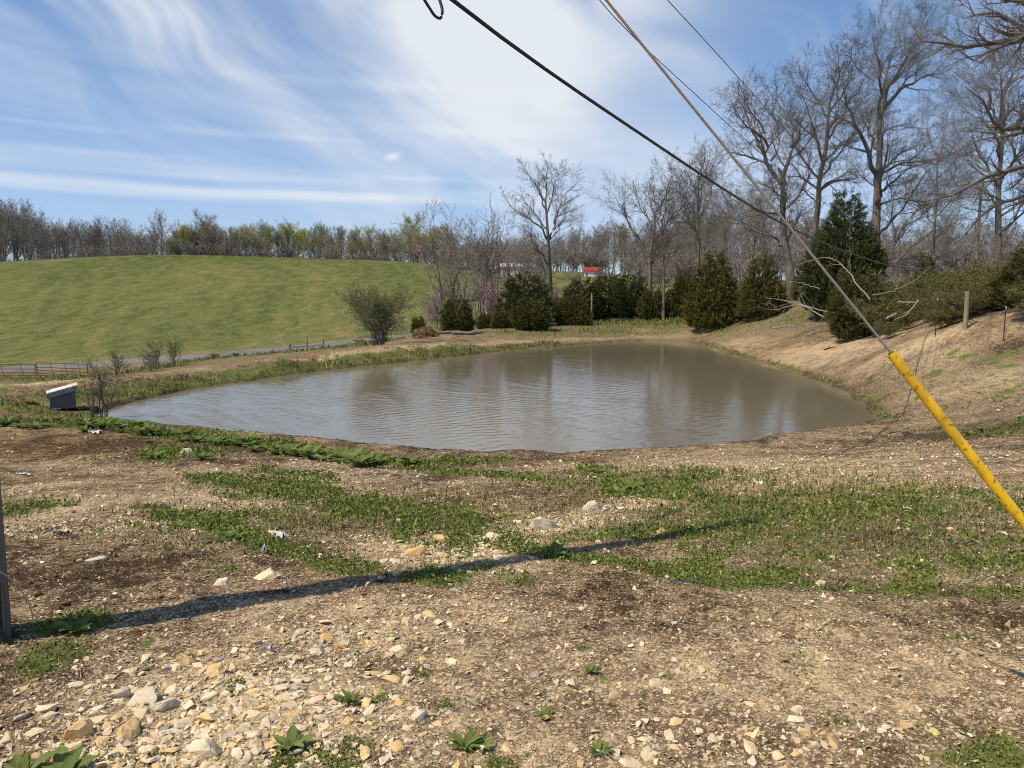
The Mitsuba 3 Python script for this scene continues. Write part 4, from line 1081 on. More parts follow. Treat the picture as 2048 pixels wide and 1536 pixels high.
for i, (px, py, D, hp, lab) in enumerate(((312, 733, 62, 58, 'thin roadside sapling just right of the gate sapling, behind the dam'), (348, 727, 63, 50, 'thin twiggy roadside bush, second along the road edge'), (300, 735, 60, 40, 'low reddish twiggy bush at the road edge behind the dam'), (235, 742, 58, 52, 'bare whip-like sapling near the inner end of the right gate'))):
    leafy('roadside_bush', lab, 'bush', foot(px, py, D), hp * D / F, 9, 0.4, SH[:2], 0.006, 0.02, 330 + i, (500, (0.12, 0.14, 0.05), (0.2, 0.2, 0.08), 0.05, 0.1, 1))
for i, (px, py, D, hp, n, sp, a, b, lab) in enumerate(((985, 632, 80, 88, 2600, 0.34, (0.33, 0.185, 0.28), (0.45, 0.28, 0.39), 'pink flowering redbud behind the small cedars'), (880, 640, 88, 76, 1300, 0.42, (0.28, 0.165, 0.24), (0.38, 0.24, 0.33), 'fainter pink redbud behind the rounded cedar'),
                                                       (833, 535, 186, 30, 900, 0.7, (0.27, 0.14, 0.25), (0.37, 0.20, 0.34), 'purple redbud at the far edge of the green hill'), (1010, 560, 150, 34, 500, 0.5, (0.34, 0.15, 0.28), (0.46, 0.24, 0.38), 'distant redbud left of the white barn'))):
    leafy('redbud_tree', lab, 'tree', foot(px, py, D), hp * D / F, 7, sp, SH[:2] + [(4, 0.1, 1.0, 36, 0.55, 3, 0.05, 0.22)], 0.010, 0.06, 350 + i, (n, a, b, 0.07 * D / 80, 0.16 * D / 80, 2), leafname='blossoms', twig='far_twig_bsdf', stem_b='far_bark_bsdf')
for i, (px, py, D, hp, st, sp, lab) in enumerate(((905, 655, 74, 215, 7, 0.42, 'leaning many-stemmed bare tree behind the rounded cedar'), (975, 648, 82, 205, 9, 0.22, 'upright many-stemmed bare thicket tree left of the broad cedar'), (1030, 640, 90, 170, 6, 0.3, 'bare many-stemmed tree behind the broad cedar'), (940, 640, 92, 150, 6, 0.35, 'bare many-stemmed tree between the leaning one and the redbud'),
                                                  (1060, 600, 120, 110, 7, 0.4, 'grey bare thicket in front of the white barn'))):
    leafy('thicket_tree', lab, 'tree', foot(px, py, D), hp * D / F, st, sp, [(9, 0.25, 1.0, 30, 0.40, 5, 0.16, 0.14), (6, 0.15, 1.0, 34, 0.5, 4, 0.1, 0.2), (4, 0.1, 1.0, 36, 0.55, 2, 0.05, 0.22)], 0.009, 0.10, 370 + i, None, twig='far_twig_bsdf', stem_b='far_bark_bsdf')
#PART3
# ------------------------------------------------------------------ stones
def rock_mesh(r, n, flat, bumps=0):
    """an angular slab: hull of n points, flattened; with bumps its faces are split and roughened"""
    p = r.normal(0, 1, (n, 3))
    p = norm(p) * r.uniform(0.75, 1.0, (n, 1))
    p = np.sign(p) * np.abs(p) ** 0.8
    p[:, 2] *= flat
    p[:, 1] *= r.uniform(0.6, 0.95)
    h = ConvexHull(p)
    v, f = p[h.vertices], h.simplices
    back = np.zeros(n, int)
    back[h.vertices] = np.arange(len(h.vertices))
    f = back[f]
    c = v.mean(0)
    nrm = np.cross(v[f[:, 1]] - v[f[:, 0]], v[f[:, 2]] - v[f[:, 0]])
    flip = ((v[f].mean(1) - c) * nrm).sum(1) < 0
    f[flip] = f[flip][:, ::-1]
    if bumps:
        m = trimesh.Trimesh(v, f, process=True)
        for _ in range(bumps):
            m = m.subdivide()
        v, f = np.array(m.vertices), np.array(m.faces)
        n_ = np.array(m.vertex_normals)
        k = r.uniform(0, 50)
        v = v + n_ * ((meshkit.fbm(v * 2.2 + k, 3, 3) - 0.5) * 0.20 + (meshkit.fbm(v * [1.5, 1.5, 9] + k, 2, 5) - 0.5) * 0.10)[:, None]
    return v, f


rng = np.random.default_rng(77)
ROCKS = [mikit.ply(rock_mesh(rng, 18, rng.uniform(0.2, 0.5), 1), 'limestone0_bsdf') for _ in range(30)]
BIG = [mikit.ply(rock_mesh(rng, 20, f, 2), 'limestone0_bsdf') for f in (0.3, 0.42, 0.55, 0.38, 0.62, 0.48, 0.34, 0.5)]


def rock(shape, x, y, sx, sy, sz, rz, tilt, sink, label, group=None, bs=0):
    z = float(land(np.array([x]), np.array([y]))[0])
    key = thing('limestone_rock', label, 'rock', group)
    scene[key] = {**shape, 'bsdf': {'type': 'ref', 'id': f'limestone{bs}_bsdf'}, 'to_world': place((x, y, z + sz * sink), rz, (sx, sy, sz), tilt)}
    ROCK_SPOTS.append((x, y, max(sx, sy)))


ROCK_SPOTS = []
NAMED = [(237, 1388, 60, 40, 25, 'grey-buff block leaning in the rubble, farthest left of the big chunks', 0.9), (258, 1462, 46, 56, 60, 'upright ochre-faced block with a dark right side near the lower left corner', 1.3), (153, 1470, 72, 44, 30, 'long tilted yellow slab left of the upright ochre block', 0.8),
         (412, 1508, 72, 62, -15, 'pale ragged limestone chunk at the bottom edge right of the clover', 0.9), (288, 1402, 46, 34, 10, 'flat grey slab just right of the leaning buff block', 0.6), (323, 1408, 34, 30, 40, 'rounded grey stone between the flat slab and the ochre slab', 0.9),
         (528, 1156, 78, 34, 5, 'large flat pale rock bedded in the dirt beside the pole shadow', 0.35), (444, 1170, 44, 24, -10, 'smaller pale rock bedded left of the large flat one', 0.4), (185, 1121, 64, 18, 12, 'thin white rock plate lying on dark soil at left', 0.2), (556, 1076, 56, 16, -8, 'pale slab in the clover under the white plastic scrap', 0.25),
         (795, 1292, 58, 24, 0, 'flat cream rock in the lower centre of the yard', 0.4), (1313, 1367, 36, 18, 0, 'squarish tan stone alone right of centre in the gravel', 0.7), (1228, 1388, 30, 16, 20, 'small tan stone with a dark shaded edge, lower right of centre', 0.7), (1595, 1430, 38, 18, 10, 'dark-undersided flat rock at lower right', 0.7),
         (1608, 1473, 34, 22, 0, 'buff stone below the dark-undersided rock', 0.6), (1630, 1500, 26, 20, 0, 'rounded pale stone beside the buff one at the bottom right', 0.8), (372, 909, 34, 14, 15, 'grey block of concrete lying among weeds near the pond', 0.9), (830, 1108, 62, 22, 5, 'broad ochre slab in the washed-out gully', 0.4),
         (880, 1085, 50, 20, -20, 'pale plate above the ochre slab in the gully', 0.4), (980, 1080, 50, 14, 10, 'cream plate in the middle of the gully', 0.4), (1085, 1058, 60, 14, 8, 'long white ledge stone at the upper end of the gully', 0.4), (1180, 1022, 40, 14, 0, 'white stone under the bank of the gully', 0.7),
         (1210, 1024, 18, 18, 40, 'small upright white stone right of the gully bank', 1.4), (430, 1340, 52, 28, -20, 'ochre slab with a dark gap beneath in the middle of the rubble', 0.5), (375, 1315, 44, 34, 30, 'cracked cream stone above the ochre slab in the rubble', 0.7), (500, 1400, 50, 28, 20, 'warm tan plate right of centre in the rubble', 0.4),
         (290, 1270, 18, 16, 0, 'small bright yellow stone beside the pole shadow', 1.0), (1640, 1176, 26, 10, 0, 'pale flat stone on the strip of clover at right', 0.5), (1665, 1115, 18, 12, 0, 'light rounded stone in the thin grass at right', 0.9), (1900, 1062, 20, 9, 0, 'tan stone in the thin grass near the yellow guard', 0.7), (790, 1150, 22, 14, 0, 'round grey-white stone at the edge of the clover by the shadow', 1.0)]
for i, (px, py, w, h, rz, lab, tall) in enumerate(NAMED):
    q = W(px, py)
    s = w * q[1] / F / 2 * 1.05
    rock(BIG[i % len(BIG)], q[0], q[1], s, s * rng.uniform(0.6, 0.8), s * (0.8 + 1.25 * tall), rz, (rng.normal(), rng.normal(), 10 + 22 * min(tall, 1)), 0.10 if tall > 0.45 else 0.0, lab, None, 2 if 'grey' in lab or 'white' in lab else (3 if 'ochre' in lab or 'yellow' in lab else i % 2))


def near_points(r, n, r0, r1, half=36.5, power=0.0):
    rr = np.exp(r.uniform(math.log(r0), math.log(r1), n)) if power == 0 else (r.uniform(0, 1, n) * (r1 ** power - r0 ** power) + r0 ** power) ** (1 / power)
    a = np.radians(r.uniform(-half, half, n))
    return rr * np.sin(a), rr * np.cos(a)


rubble = Mask()
rubble.ell(420, 1420, 300, 120, 1.0).ell(200, 1500, 200, 60, 0.9).ell(640, 1290, 170, 60, 0.55).ell(880, 1100, 170, 26, 0.95).line([(1000, 1075), (1120, 1050), (1210, 1020), (1300, 990)], 0.22, 0.9).ell(700, 1450, 200, 70, 0.35)
rubble.ell(560, 1000, 200, 14, 0.25).ell(60, 1060, 90, 22, 0.5).ell(260, 1040, 120, 26, 0.45).ell(820, 1230, 160, 30, 0.35).ell(1500, 1480, 400, 40, 0.2)
rubble = Plan(rubble, 0.0)
x, y = near_points(rng, 60000, 2.1, 12)
p = rubble(x, y) ** 1.5
k = rng.uniform(0, 1, len(x)) < p
x, y = x[k], y[k]
sizes = np.minimum(rng.lognormal(math.log(0.0225), 0.45, len(x)), 0.052) * np.clip(0.8 + 0.05 * np.hypot(x, y), 1, 1.5)
order = np.argsort(-sizes / np.hypot(x, y) ** 1.0)
x, y, sizes = x[order], y[order], sizes[order]
chosen = []
for i in range(len(x)):
    if len(chosen) >= 268:
        break
    if all((x[i] - a) ** 2 + (y[i] - b) ** 2 > (0.72 * (sizes[i] + c)) ** 2 for a, b, c in ROCK_SPOTS):
        chosen.append(i)
        far_ = math.hypot(x[i], y[i]) > 4.6
        kind = int(rng.choice([0, 0, 1, 1, 1, 2, 3]))
        look = ('cream stones with ochre stains', 'pale buff stones', 'greyish stones', 'deep ochre stones')[kind]
        px_ = 1024 + F * x[i] / y[i]
        zone = ('in the gully and yard beyond the pole shadow' if far_ else 'in the left end of the rubble' if px_ < 270 else 'in the middle of the rubble' if px_ < 520 else 'in the right half of the rubble' if px_ < 900 else 'scattered over the lower right yard')
        lab = f'{look} {zone}'
        rock(ROCKS[rng.integers(len(ROCKS))], x[i], y[i], sizes[i], sizes[i] * rng.uniform(0.6, 1), sizes[i] * rng.uniform(0.6, 1.0), rng.uniform(0, 360), (rng.normal(), rng.normal(), abs(rng.normal(0, 13))), 0.06, lab, lab, kind)


def scatter_mesh(r, variants, x, y, sx, tiltsd, sink, flatten=None):
    """copies of small meshes laid on the ground, as one mesh; returns the mesh and per-copy vertex counts"""
    z = land(x, y)
    vs, fs, cnt, at_ = [], [], [], 0
    which = r.integers(0, len(variants), len(x))
    a = r.uniform(0, 6.283, len(x))
    tx, ty = r.normal(0, tiltsd, (2, len(x)))
    for k, (v, f) in enumerate(variants):
        i = np.nonzero(which == k)[0]
        if not len(i):
            continue
        q = v[None] * sx[i][:, None, None]
        q = np.stack([q[..., 0], q[..., 1], q[..., 2] + tx[i][:, None] * q[..., 0] + ty[i][:, None] * q[..., 1]], -1)
        c, s = np.cos(a[i])[:, None], np.sin(a[i])[:, None]
        q = np.stack([q[..., 0] * c - q[..., 1] * s + x[i][:, None], q[..., 0] * s + q[..., 1] * c + y[i][:, None], q[..., 2] + (z[i] + sink * sx[i])[:, None]], -1)
        vs.append(q.reshape(-1, 3))
        fs.append((f[None] + (np.arange(len(i)) * len(v))[:, None, None]).reshape(-1, 3) + at_)
        at_ += q.shape[0] * q.shape[1]
        cnt += [len(v)] * len(i)
    return (np.vstack(vs), np.vstack(fs)), np.array(cnt)


STONE = np.array([(0.72, 0.60, 0.38), (0.66, 0.56, 0.39), (0.58, 0.42, 0.20), (0.52, 0.47, 0.39), (0.40, 0.37, 0.33), (0.74, 0.65, 0.48), (0.46, 0.33, 0.18)])


def stone_colours(r, cnt, weights):
    c = STONE[r.choice(len(STONE), len(cnt), p=np.array(weights) / sum(weights))] * r.uniform(0.65, 1.12, (len(cnt), 1))
    return np.repeat(c, cnt, 0)


# the smaller stones of the rubble, and the gravel and grit over the whole yard
x2, y2 = near_points(rng, 60000, 2.0, 12)
k = rng.uniform(0, 1, len(x2)) < rubble(x2, y2) ** 1.3 * 0.75
x2, y2 = x2[k], y2[k]
s2 = np.minimum(rng.lognormal(math.log(0.0145), 0.45, len(x2)), 0.036) * np.clip(0.85 + 0.05 * np.hypot(x2, y2), 1, 1.4)
mesh, cnt = scatter_mesh(rng, [rock_mesh(rng, 10, rng.uniform(0.3, 0.6)) for _ in range(24)], x2, y2, s2, 0.22, 0.08)
scene['rubble'] = mikit.ply(mesh, 'gravel_bsdf', color=stone_colours(rng, cnt, (4, 4, 1.2, 1.2, .4, 4, .8)))
labels['rubble'] = {'label': 'smaller broken limestone pieces between the larger stones', 'kind': 'stuff', 'category': 'rubble'}
x3, y3 = near_points(rng, 345000, 1.9, 31)
g3, t3 = masks(x3, y3)
k = rng.uniform(0, 1, len(x3)) < np.clip(0.03 + 0.30 * (t3 - 0.22) + 0.45 * rubble(x3, y3), 0.025, 1) * (1 - 0.75 * g3) * (pond_distance(x3, y3) > 0.25)
x3, y3 = x3[k], y3[k]
r3 = np.hypot(x3, y3)
s3 = rng.lognormal(math.log(0.0058), 0.55, len(x3)) * np.clip(0.55 + 0.17 * r3, 0.9, 2.6)
mesh, cnt = scatter_mesh(rng, [rock_mesh(rng, 6, rng.uniform(0.3, 0.6)) for _ in range(24)], x3, y3, np.minimum(s3, 0.05), 0.25, 0.25)
scene['gravel'] = mikit.ply(mesh, 'gravel_bsdf', color=stone_colours(rng, cnt, (3.5, 3.4, 1.0, 1.6, .8, 3.6, 1.3)))
labels['gravel'] = {'label': 'pale limestone gravel and grit strewn over the bare earth', 'kind': 'stuff', 'category': 'gravel'}
# clods of dark soil
x4, y4 = near_points(rng, 30000, 2.2, 20)
g4, t4 = masks(x4, y4)
k = rng.uniform(0, 1, len(x4)) < np.clip(0.30 - 0.75 * t4, 0, 1) * 0.7 * (pond_distance(x4, y4) > 0.05)
x4, y4 = x4[k], y4[k]
s4 = rng.lognormal(math.log(0.011), 0.6, len(x4)) * np.clip(0.6 + 0.15 * np.hypot(x4, y4), 0.9, 2.5)
mesh, cnt = scatter_mesh(rng, [rock_mesh(rng, 8, rng.uniform(0.5, 0.8)) for _ in range(12)], x4, y4, np.minimum(s4, 0.035), 0.2, 0.15)
scene['soil_clods'] = mikit.ply(mesh, 'gravel_bsdf', color=np.repeat(np.array([[0.105, 0.068, 0.042]]) * rng.uniform(0.6, 1.4, (len(cnt), 1)), cnt, 0))
labels['soil_clods'] = {'label': 'dark crumbly clods of bare trampled soil', 'kind': 'stuff', 'category': 'soil'}


# ------------------------------------------------------------------ grass, clover, straw
def scatter_leaves(r, x, y, hmax, size, up, aspect, flat=0.0):
    z = land(x, y)
    c = np.stack([x, y, z + hmax * r.uniform(0, 1, len(x)) ** 1.3], -1)
    ax = r.normal(0, 1, (len(x), 3)) * [1, 1, 1 - flat] + [0, 0, up]
    return leaf_quads(r, c, size, axis=ax, aspect=aspect)


x, y = near_points(rng, 420000, 2.0, 24)
g, s = masks(x, y)
gm = green(x, y)
k = (rng.uniform(0, 1, len(x)) < np.clip((g - 0.22) * 1.25, 0, 1) * 0.85) & (pond_distance(x, y) > 0.02)
x, y, g = x[k], y[k], g[k]
rr = np.hypot(x, y)
size = np.clip(0.0036 * rr, 0.012, 0.06) * rng.uniform(0.6, 1.4, len(x))
h = np.clip(0.0065 * rr, 0.02, 0.10) * np.clip(g, 0.1, 1)
n = len(x)
scene['clover'] = mikit.ply(scatter_leaves(rng, x, y, h, size, 0.35, 0.85), 'leaf_bsdf', color=tint(rng, n, 4, (0.105, 0.150, 0.038), (0.25, 0.30, 0.085), 0.28))
labels['clover'] = {'label': 'low green clover and chickweed growing in ragged mats', 'kind': 'stuff', 'category': 'ground cover'}
print('clover', n, 'gravel', len(x3), 'rubble', len(x2), 'clods', len(x4))
# blades: thin grass over the yard, mossy tufts on the dam, taller growth behind it and at the far end
bx, by, bh = [], [], []
x, y = near_points(rng, 330000, 2.6, 20)
g, s = masks(x, y)
k = rng.uniform(0, 1, len(x)) < np.clip(np.clip(green(x, y) * 0.55 + 0.02, 0, 1) * (0.3 + 0.7 * (fractal(x, y, 2.0, 91, 3) > 0.47)) + 0.55 * thin(x, y), 0, 1)
bx.append(x[k]), by.append(y[k]), bh.append(np.clip(0.006 * np.hypot(x[k], y[k]), 0.022, 0.06) * rng.uniform(0.6, 1.4, k.sum()))
x, y = near_points(rng, 330000, 16, 85)
g, s = masks(x, y)
d = pond_distance(x, y)
k = (rng.uniform(0, 1, len(x)) < np.clip(green(x, y) * 1.15 - 0.12, 0, 1) * np.clip(fractal(x, y, 1.3, 92, 3) * 2.4 - 0.55, 0.05, 1)) & (d > 0.03)
bx.append(x[k]), by.append(y[k]), bh.append(np.clip(0.0035 * np.hypot(x[k], y[k]), 0.06, 0.30) * (0.45 + 0.75 * green(x[k], y[k])) * rng.uniform(0.5, 1.4, k.sum()))
x, y, h = np.concatenate(bx), np.concatenate(by), np.concatenate(bh)
z = land(x, y)
n = len(x)
lean = rng.normal(0, 0.45, (n, 2))
b0 = np.stack([x, y, z - 0.01], -1)
tip = b0 + np.c_[lean * h[:, None], h]
side = norm(np.c_[-lean[:, 1], lean[:, 0], np.zeros(n)] + rng.normal(0, 0.3, (n, 3)) * [1, 1, 0]) * (h * 0.13)[:, None]
v = np.stack([b0 - side, b0 + side, tip], 1).reshape(-1, 3)
moss = np.clip(2.2 - np.abs(pond_distance(x, y) - 1.2), 0, 1)[:, None] * (y > 18)[:, None]
col = tint(rng, n, 1, (0.075, 0.11, 0.028), (0.165, 0.20, 0.058), 0.2)
col = col * (1 - 0.75 * moss) + tint(rng, n, 1, (0.055, 0.060, 0.021), (0.135, 0.118, 0.046), 0.2) * 0.75 * moss
dead = rng.uniform(0, 1, (n, 1)) < 0.22
col = np.where(dead, tint(rng, n, 1, (0.22, 0.17, 0.09), (0.36, 0.29, 0.16), 0.15), col)
scene['grass'] = mikit.ply((v, np.arange(3 * n).reshape(-1, 3)), 'blade_bsdf', color=np.repeat(col, 3, 0))
labels['grass'] = {'label': 'short spring grass on the yard, dam and far bank', 'kind': 'stuff', 'category': 'grass'}
print('grass', n)
x, y = near_points(rng, 190000, 2.1, 48)
g, s = masks(x, y)
k = (rng.uniform(0, 1, len(x)) < np.clip((s - 0.30) * 0.75 + 0.06, 0, 1) * (1 - 0.6 * g)) & (pond_distance(x, y) > 0.1)
x, y = x[k], y[k]
n = len(x)
rr = np.hypot(x, y)
L = np.clip(0.0075 * rr, 0.022, 0.16) * rng.uniform(0.5, 1.5, n)
z = land(x, y)
a = rng.uniform(0, 6.283, n)
d = np.c_[np.cos(a), np.sin(a), np.clip(rng.normal(0.06, 0.12, n), -0.02, 0.6)]
c0 = np.c_[x, y, z + 0.004 + 0.0006 * rr * rng.uniform(0, 1, n)]
sd = np.c_[-np.sin(a), np.cos(a), rng.normal(0, 0.3, n)] * (L * 0.07)[:, None]
v = np.stack([c0 - sd, c0 + sd, c0 + d * L[:, None]], 1).reshape(-1, 3)
scene['straw'] = mikit.ply((v, np.arange(3 * n).reshape(-1, 3)), 'blade_bsdf', color=tint(rng, n, 3, (0.28, 0.22, 0.135), (0.50, 0.41, 0.26), 0.12))
labels['straw'] = {'label': 'dead straw and leaf litter lying on the earth', 'kind': 'stuff', 'category': 'straw'}
print('straw', n)


# ------------------------------------------------------------------ broad-leaved weeds
def weed_leaf(r, L, width, rise, az, lobes):
    m = 9
    t = np.linspace(0, 1, m)
    c = np.c_[L * (0.05 + 0.95 * t) * np.cos(rise * (1 - 0.65 * t)), 0 * t, L * (np.sin(rise) * t * (1 - 0.42 * t)) + 0.01]
    w = width * np.sin(np.pi * np.clip(t * 0.93 + 0.05, 0, 1)) ** 0.75 * (1 + lobes * np.where(np.arange(m) % 2, 0.35, -0.25))
    fold = 0.35
    wave = r.normal(0, 0.10 * width, (2, m))
    l = c + np.c_[0 * t, w, w * fold + wave[0]]
    q = c + np.c_[0 * t, -w, w * fold + wave[1]]
    v = np.vstack([c, l, q])
    i = np.arange(m - 1)
    f = np.vstack([np.c_[i, i + 1, i + m + 1], np.c_[i, i + m + 1, i + m], np.c_[i + 1, i, i + 2 * m], np.c_[i + 1, i + 2 * m, i + 2 * m + 1]])
    ca, sa = math.cos(az), math.sin(az)
    v = np.c_[v[:, 0] * ca - v[:, 1] * sa, v[:, 0] * sa + v[:, 1] * ca, v[:, 2]]
    return v, f


def weed_variant(seed, n, L, width, rise, lobes, a, b):
    r = np.random.default_rng(seed)
    out = []
    for k in range(n):
        s = r.uniform(0.55, 1.1)
        m = weed_leaf(r, L * s, width * s, rise * r.uniform(0.55, 1.35), k * 2.4 + r.normal(0, 0.3), lobes)
        t = r.uniform(0, 1)
        col = (np.asarray(a) * (1 - t) + np.asarray(b) * t) * r.uniform(0.8, 1.2)
        cols = np.tile(col, (len(m[0]), 1))
        cols[:9] *= 1.25
        out.append(mikit.ply(m, 'leaf_bsdf', smooth=True, color=cols))
    return out


WEEDS = [weed_variant(400 + i, n, 1.0, w, rise, lob, a, b) for i, (n, w, rise, lob, a, b) in enumerate([(12, 0.19, 1.0, 0.22, (0.10, 0.145, 0.045), (0.175, 0.225, 0.07)), (10, 0.21, 0.85, 0.18, (0.095, 0.14, 0.045), (0.16, 0.205, 0.065)), (14, 0.16, 1.15, 0.28, (0.11, 0.155, 0.05), (0.185, 0.235, 0.075)), (8, 0.23, 0.5, 0.15, (0.075, 0.115, 0.035), (0.13, 0.175, 0.055))])]


def weed(x, y, size, variant, rz, label, group=None, cat='weed', name='broadleaf_weed', sink=0.0):
    key = thing(name, label, cat, group)
    z = float(land(np.array([x]), np.array([y]))[0])
    M = place((x, y, z - 0.005 - sink), rz, size)
    for i, shape in enumerate(WEEDS[variant]):
        scene[f'{key}__leaf' + (f'_{i:03d}' if i else '')] = {**shape, 'to_world': M}


line = np.array([W(*p) for p in [(225, 852), (300, 866), (380, 873), (450, 886), (530, 896), (600, 906), (680, 918), (760, 928), (830, 930)]])
seg = resample(line, 200)
for i in range(84):
    q = seg[int(i / 84 * 199)] + rng.normal(0, 0.30, 2) + [0, -0.15]
    if pond_distance(np.array([q[0]]), np.array([q[1]]))[0] < 0.08:
        q = q + [-0.1, -0.45]
    weed(q[0], q[1], rng.uniform(0.20, 0.38), rng.integers(0, 3), rng.uniform(0, 360), 'leafy green weeds crowding the near shore ' + ('at its left end by the sapling' if i < 28 else 'in its middle stretch' if i < 56 else 'at its right end'), 'weeds along the near shore ' + ('left' if i < 28 else 'middle' if i < 56 else 'right'))
for i in range(26):
    q = W(rng.uniform(5, 215), rng.uniform(822, 866))
    if pond_distance(np.array([q[0]]), np.array([q[1]]))[0] > 0.15 and np.hypot(q[0] + 12.9, q[1] - 21.4) > 1.15:
        weed(q[0], q[1], rng.uniform(0.2, 0.4), rng.integers(0, 3), rng.uniform(0, 360), 'leafy weeds on the bank in front of the small animal house', 'weeds in front of the animal house')
for px, py, s, v, lab in [(1235, 985, .20, 0, 'large leafy weed at the left of the clump on the gully bank'), (1262, 978, .22, 2, 'large leafy weed in the middle of the clump on the gully bank'), (1290, 982, .18, 1, 'leafy weed at the right of the clump on the gully bank'), (1200, 948, .18, 1, 'dark leafy weed left of and behind the gully bank clump'),
                          (310, 918, .24, 0, 'leafy weed left of the concrete block'), (405, 920, .26, 2, 'leafy weed right of the concrete block'), (285, 915, .2, 1, 'small leafy weed farthest left of the row by the concrete block'), (298, 885, .22, 3, 'dark weed alone between the shore weeds and the concrete block'), (445, 1082, .17, 3, 'dark broad-leaved weed at the left end of the clover strip'),
                          (470, 1080, .15, 1, 'small weed next to the dark broad-leaved one'), (1108, 1112, .17, 1, 'leafy weed standing where the pole shadow crosses the clover'), (150, 1262, .15, 1, 'dark weed in the pole shadow near the pole foot'), (700, 1392, .075, 2, 'small dark green weed in the lower centre gravel'), (1092, 1415, .055, 0, 'tiny rosette weed right of the lower centre'),
                          (580, 1487, .095, 0, 'weed with grey-green leaves at the bottom edge, right of the rubble'), (930, 1480, .085, 2, 'spreading weed at the bottom edge left of centre'), (965, 1485, .06, 0, 'smaller weed touching the spreading one at the bottom edge'), (1195, 1492, .065, 2, 'upright weed at the bottom edge right of centre'), (1180, 1335, .06, 2, 'feathery little weed in the tan gravel right of centre'),
                          (430, 712, .9, 0, 'big leafy weed clump on the back of the dam beside the road'), (470, 712, .7, 2, 'smaller leafy clump beside the big one on the back of the dam'), (770, 684, .8, 0, 'leafy weeds at the foot of the vase-shaped shrub'), (720, 688, .7, 2, 'leafy weeds left of the foot of the vase-shaped shrub'), (1940, 868, .26, 1, 'leafy weed clump on dark soil behind the yellow guard'), (1965, 862, .22, 0, 'weed right beside the clump behind the yellow guard'),
                          (60, 808, .34, 1, 'dark weed clump left of the animal house')]:
    q = W(px, py)
    weed(q[0], q[1], s, v, 40 * v + px, lab)
for px, py, s, v, rz, lab in [(45, 1556, .15, 2, 150, 'large-leaved weed very close at the lower left corner'), (125, 1560, .14, 0, 20, 'second large-leaved weed at the bottom left, right of the corner one')]:
    q = W(px, py)
    weed(q[0], q[1], s, v, rz, lab)
#PART4
# ------------------------------------------------------------------ utility pole, guy wire, cables
scene['guard_bsdf'] = {'type': 'principled', 'base_color': mikit.proc(lambda p, n, uv: mikit.mix(mikit.mix(C(0.78, 0.49, 0.012), C(0.52, 0.31, 0.02), mikit.smoothstep(0.42, 0.72, mikit.fbm(p.x * 24, p.y * 24, p.z * 10, 4)) * 0.8), C(0.16, 0.10, 0.03), mikit.smoothstep(0.60, 0.74, mikit.fbm(p.x * 70 + 5, p.y * 70, p.z * 45, 4)) * 0.75)), 'roughness': 0.42, 'specular': 0.4}
scene['strand_bsdf'] = {'type': 'principled', 'base_color': mikit.proc(lambda p, n, uv: mikit.mix(C(0.30, 0.29, 0.28), C(0.26, 0.19, 0.12), mikit.smoothstep(1.6, 3.2, p.z + 0.6 * mikit.noise(p.z * 8)))), 'metallic': 0.35, 'roughness': 0.5}
scene['black_bsdf'] = {'type': 'roughplastic', 'alpha': 0.3, 'diffuse_reflectance': rgb(0.014, 0.014, 0.015)}
scene['wire_bsdf'] = {'type': 'roughplastic', 'alpha': 0.3, 'diffuse_reflectance': rgb(0.06, 0.06, 0.065)}
scene['pole_bsdf'] = diffuse(bark((0.11, 0.098, 0.084), (0.26, 0.24, 0.21), 60, 1.2))
scene['steel_bsdf'] = {'type': 'principled', 'base_color': rgb(0.40, 0.40, 0.40), 'metallic': 0.8, 'roughness': 0.45}
scene['rust_bsdf'] = diffuse(bark((0.05, 0.032, 0.024), (0.14, 0.085, 0.055), 30, 12))

PB = ground_point(-42, 1277)
_tip = ground_point(1462, 1037)
PTOP = _tip[2] + np.linalg.norm(_tip[:2] - PB[:2]) * math.tan(EL)   # as tall as its shadow says
print('pole top', PTOP, 'shadow', (_tip - PB)[:2], 'sun', -SUN[:2])
key = thing('utility_pole', 'weathered wooden utility pole at the left edge of the picture', 'pole')
zz = np.linspace(0, PTOP - PB[2] + 0.1, 30)
lean = np.c_[0.006 * zz, 0 * zz]
part(key, 'shaft', tube1(np.c_[PB[0] + lean[:, 0], PB[1] + lean[:, 1], PB[2] - 0.1 + zz], np.interp(zz, [0, 9], [0.145, 0.095]), 20), 'pole_bsdf', smooth=40)
part(key, 'cable', tube1([[PB[0] + 0.15 + 0.004 * math.sin(4 * z_), PB[1] - 0.05 + 0.012 * math.sin(2.3 * z_), PB[2] + z_] for z_ in np.linspace(0.05, PTOP - 1.0, 40)], 0.009, 6), 'black_bsdf', smooth=True, label='black cable stapled down the side of the pole')
part(key, 'conduit', tube1(resample([PB + [-0.16, -0.13, 0.42], PB + [0.02, -0.17, 0.30], PB + [0.13, -0.13, 0.20], PB + [0.20, -0.10, 0.06], PB + [0.26, -0.06, -0.04]], 14), 0.013, 8), 'black_bsdf', smooth=True, label='black hose bent around the pole foot')
part(key, 'insulator', tube1([[PB[0] + 0.05, PB[1], PTOP], [PB[0] + 0.05, PB[1], PTOP + 0.12], [PB[0] + 0.05, PB[1], PTOP + 0.2]], [0.03, 0.045, 0.02], 10), 'steel_bsdf', smooth=40)
single('steel_wire', join([tube1(resample([PB + [-0.15, -0.16, 0.44], PB + [0.03, -0.17, 0.46], PB + [0.18, -0.12, 0.42], PB + [0.28, -0.06, 0.28], PB + [0.31, -0.03, 0.10]], 16), 0.0035, 6), tube1(resample([PB + [-0.2, -0.18, 0.10], PB + [-0.02, -0.19, 0.17], PB + [0.13, -0.15, 0.23]], 10), 0.004, 6)]), 'steel_bsdf', 'loose grey steel wire looping around the foot of the pole', 'wire', smooth=True)

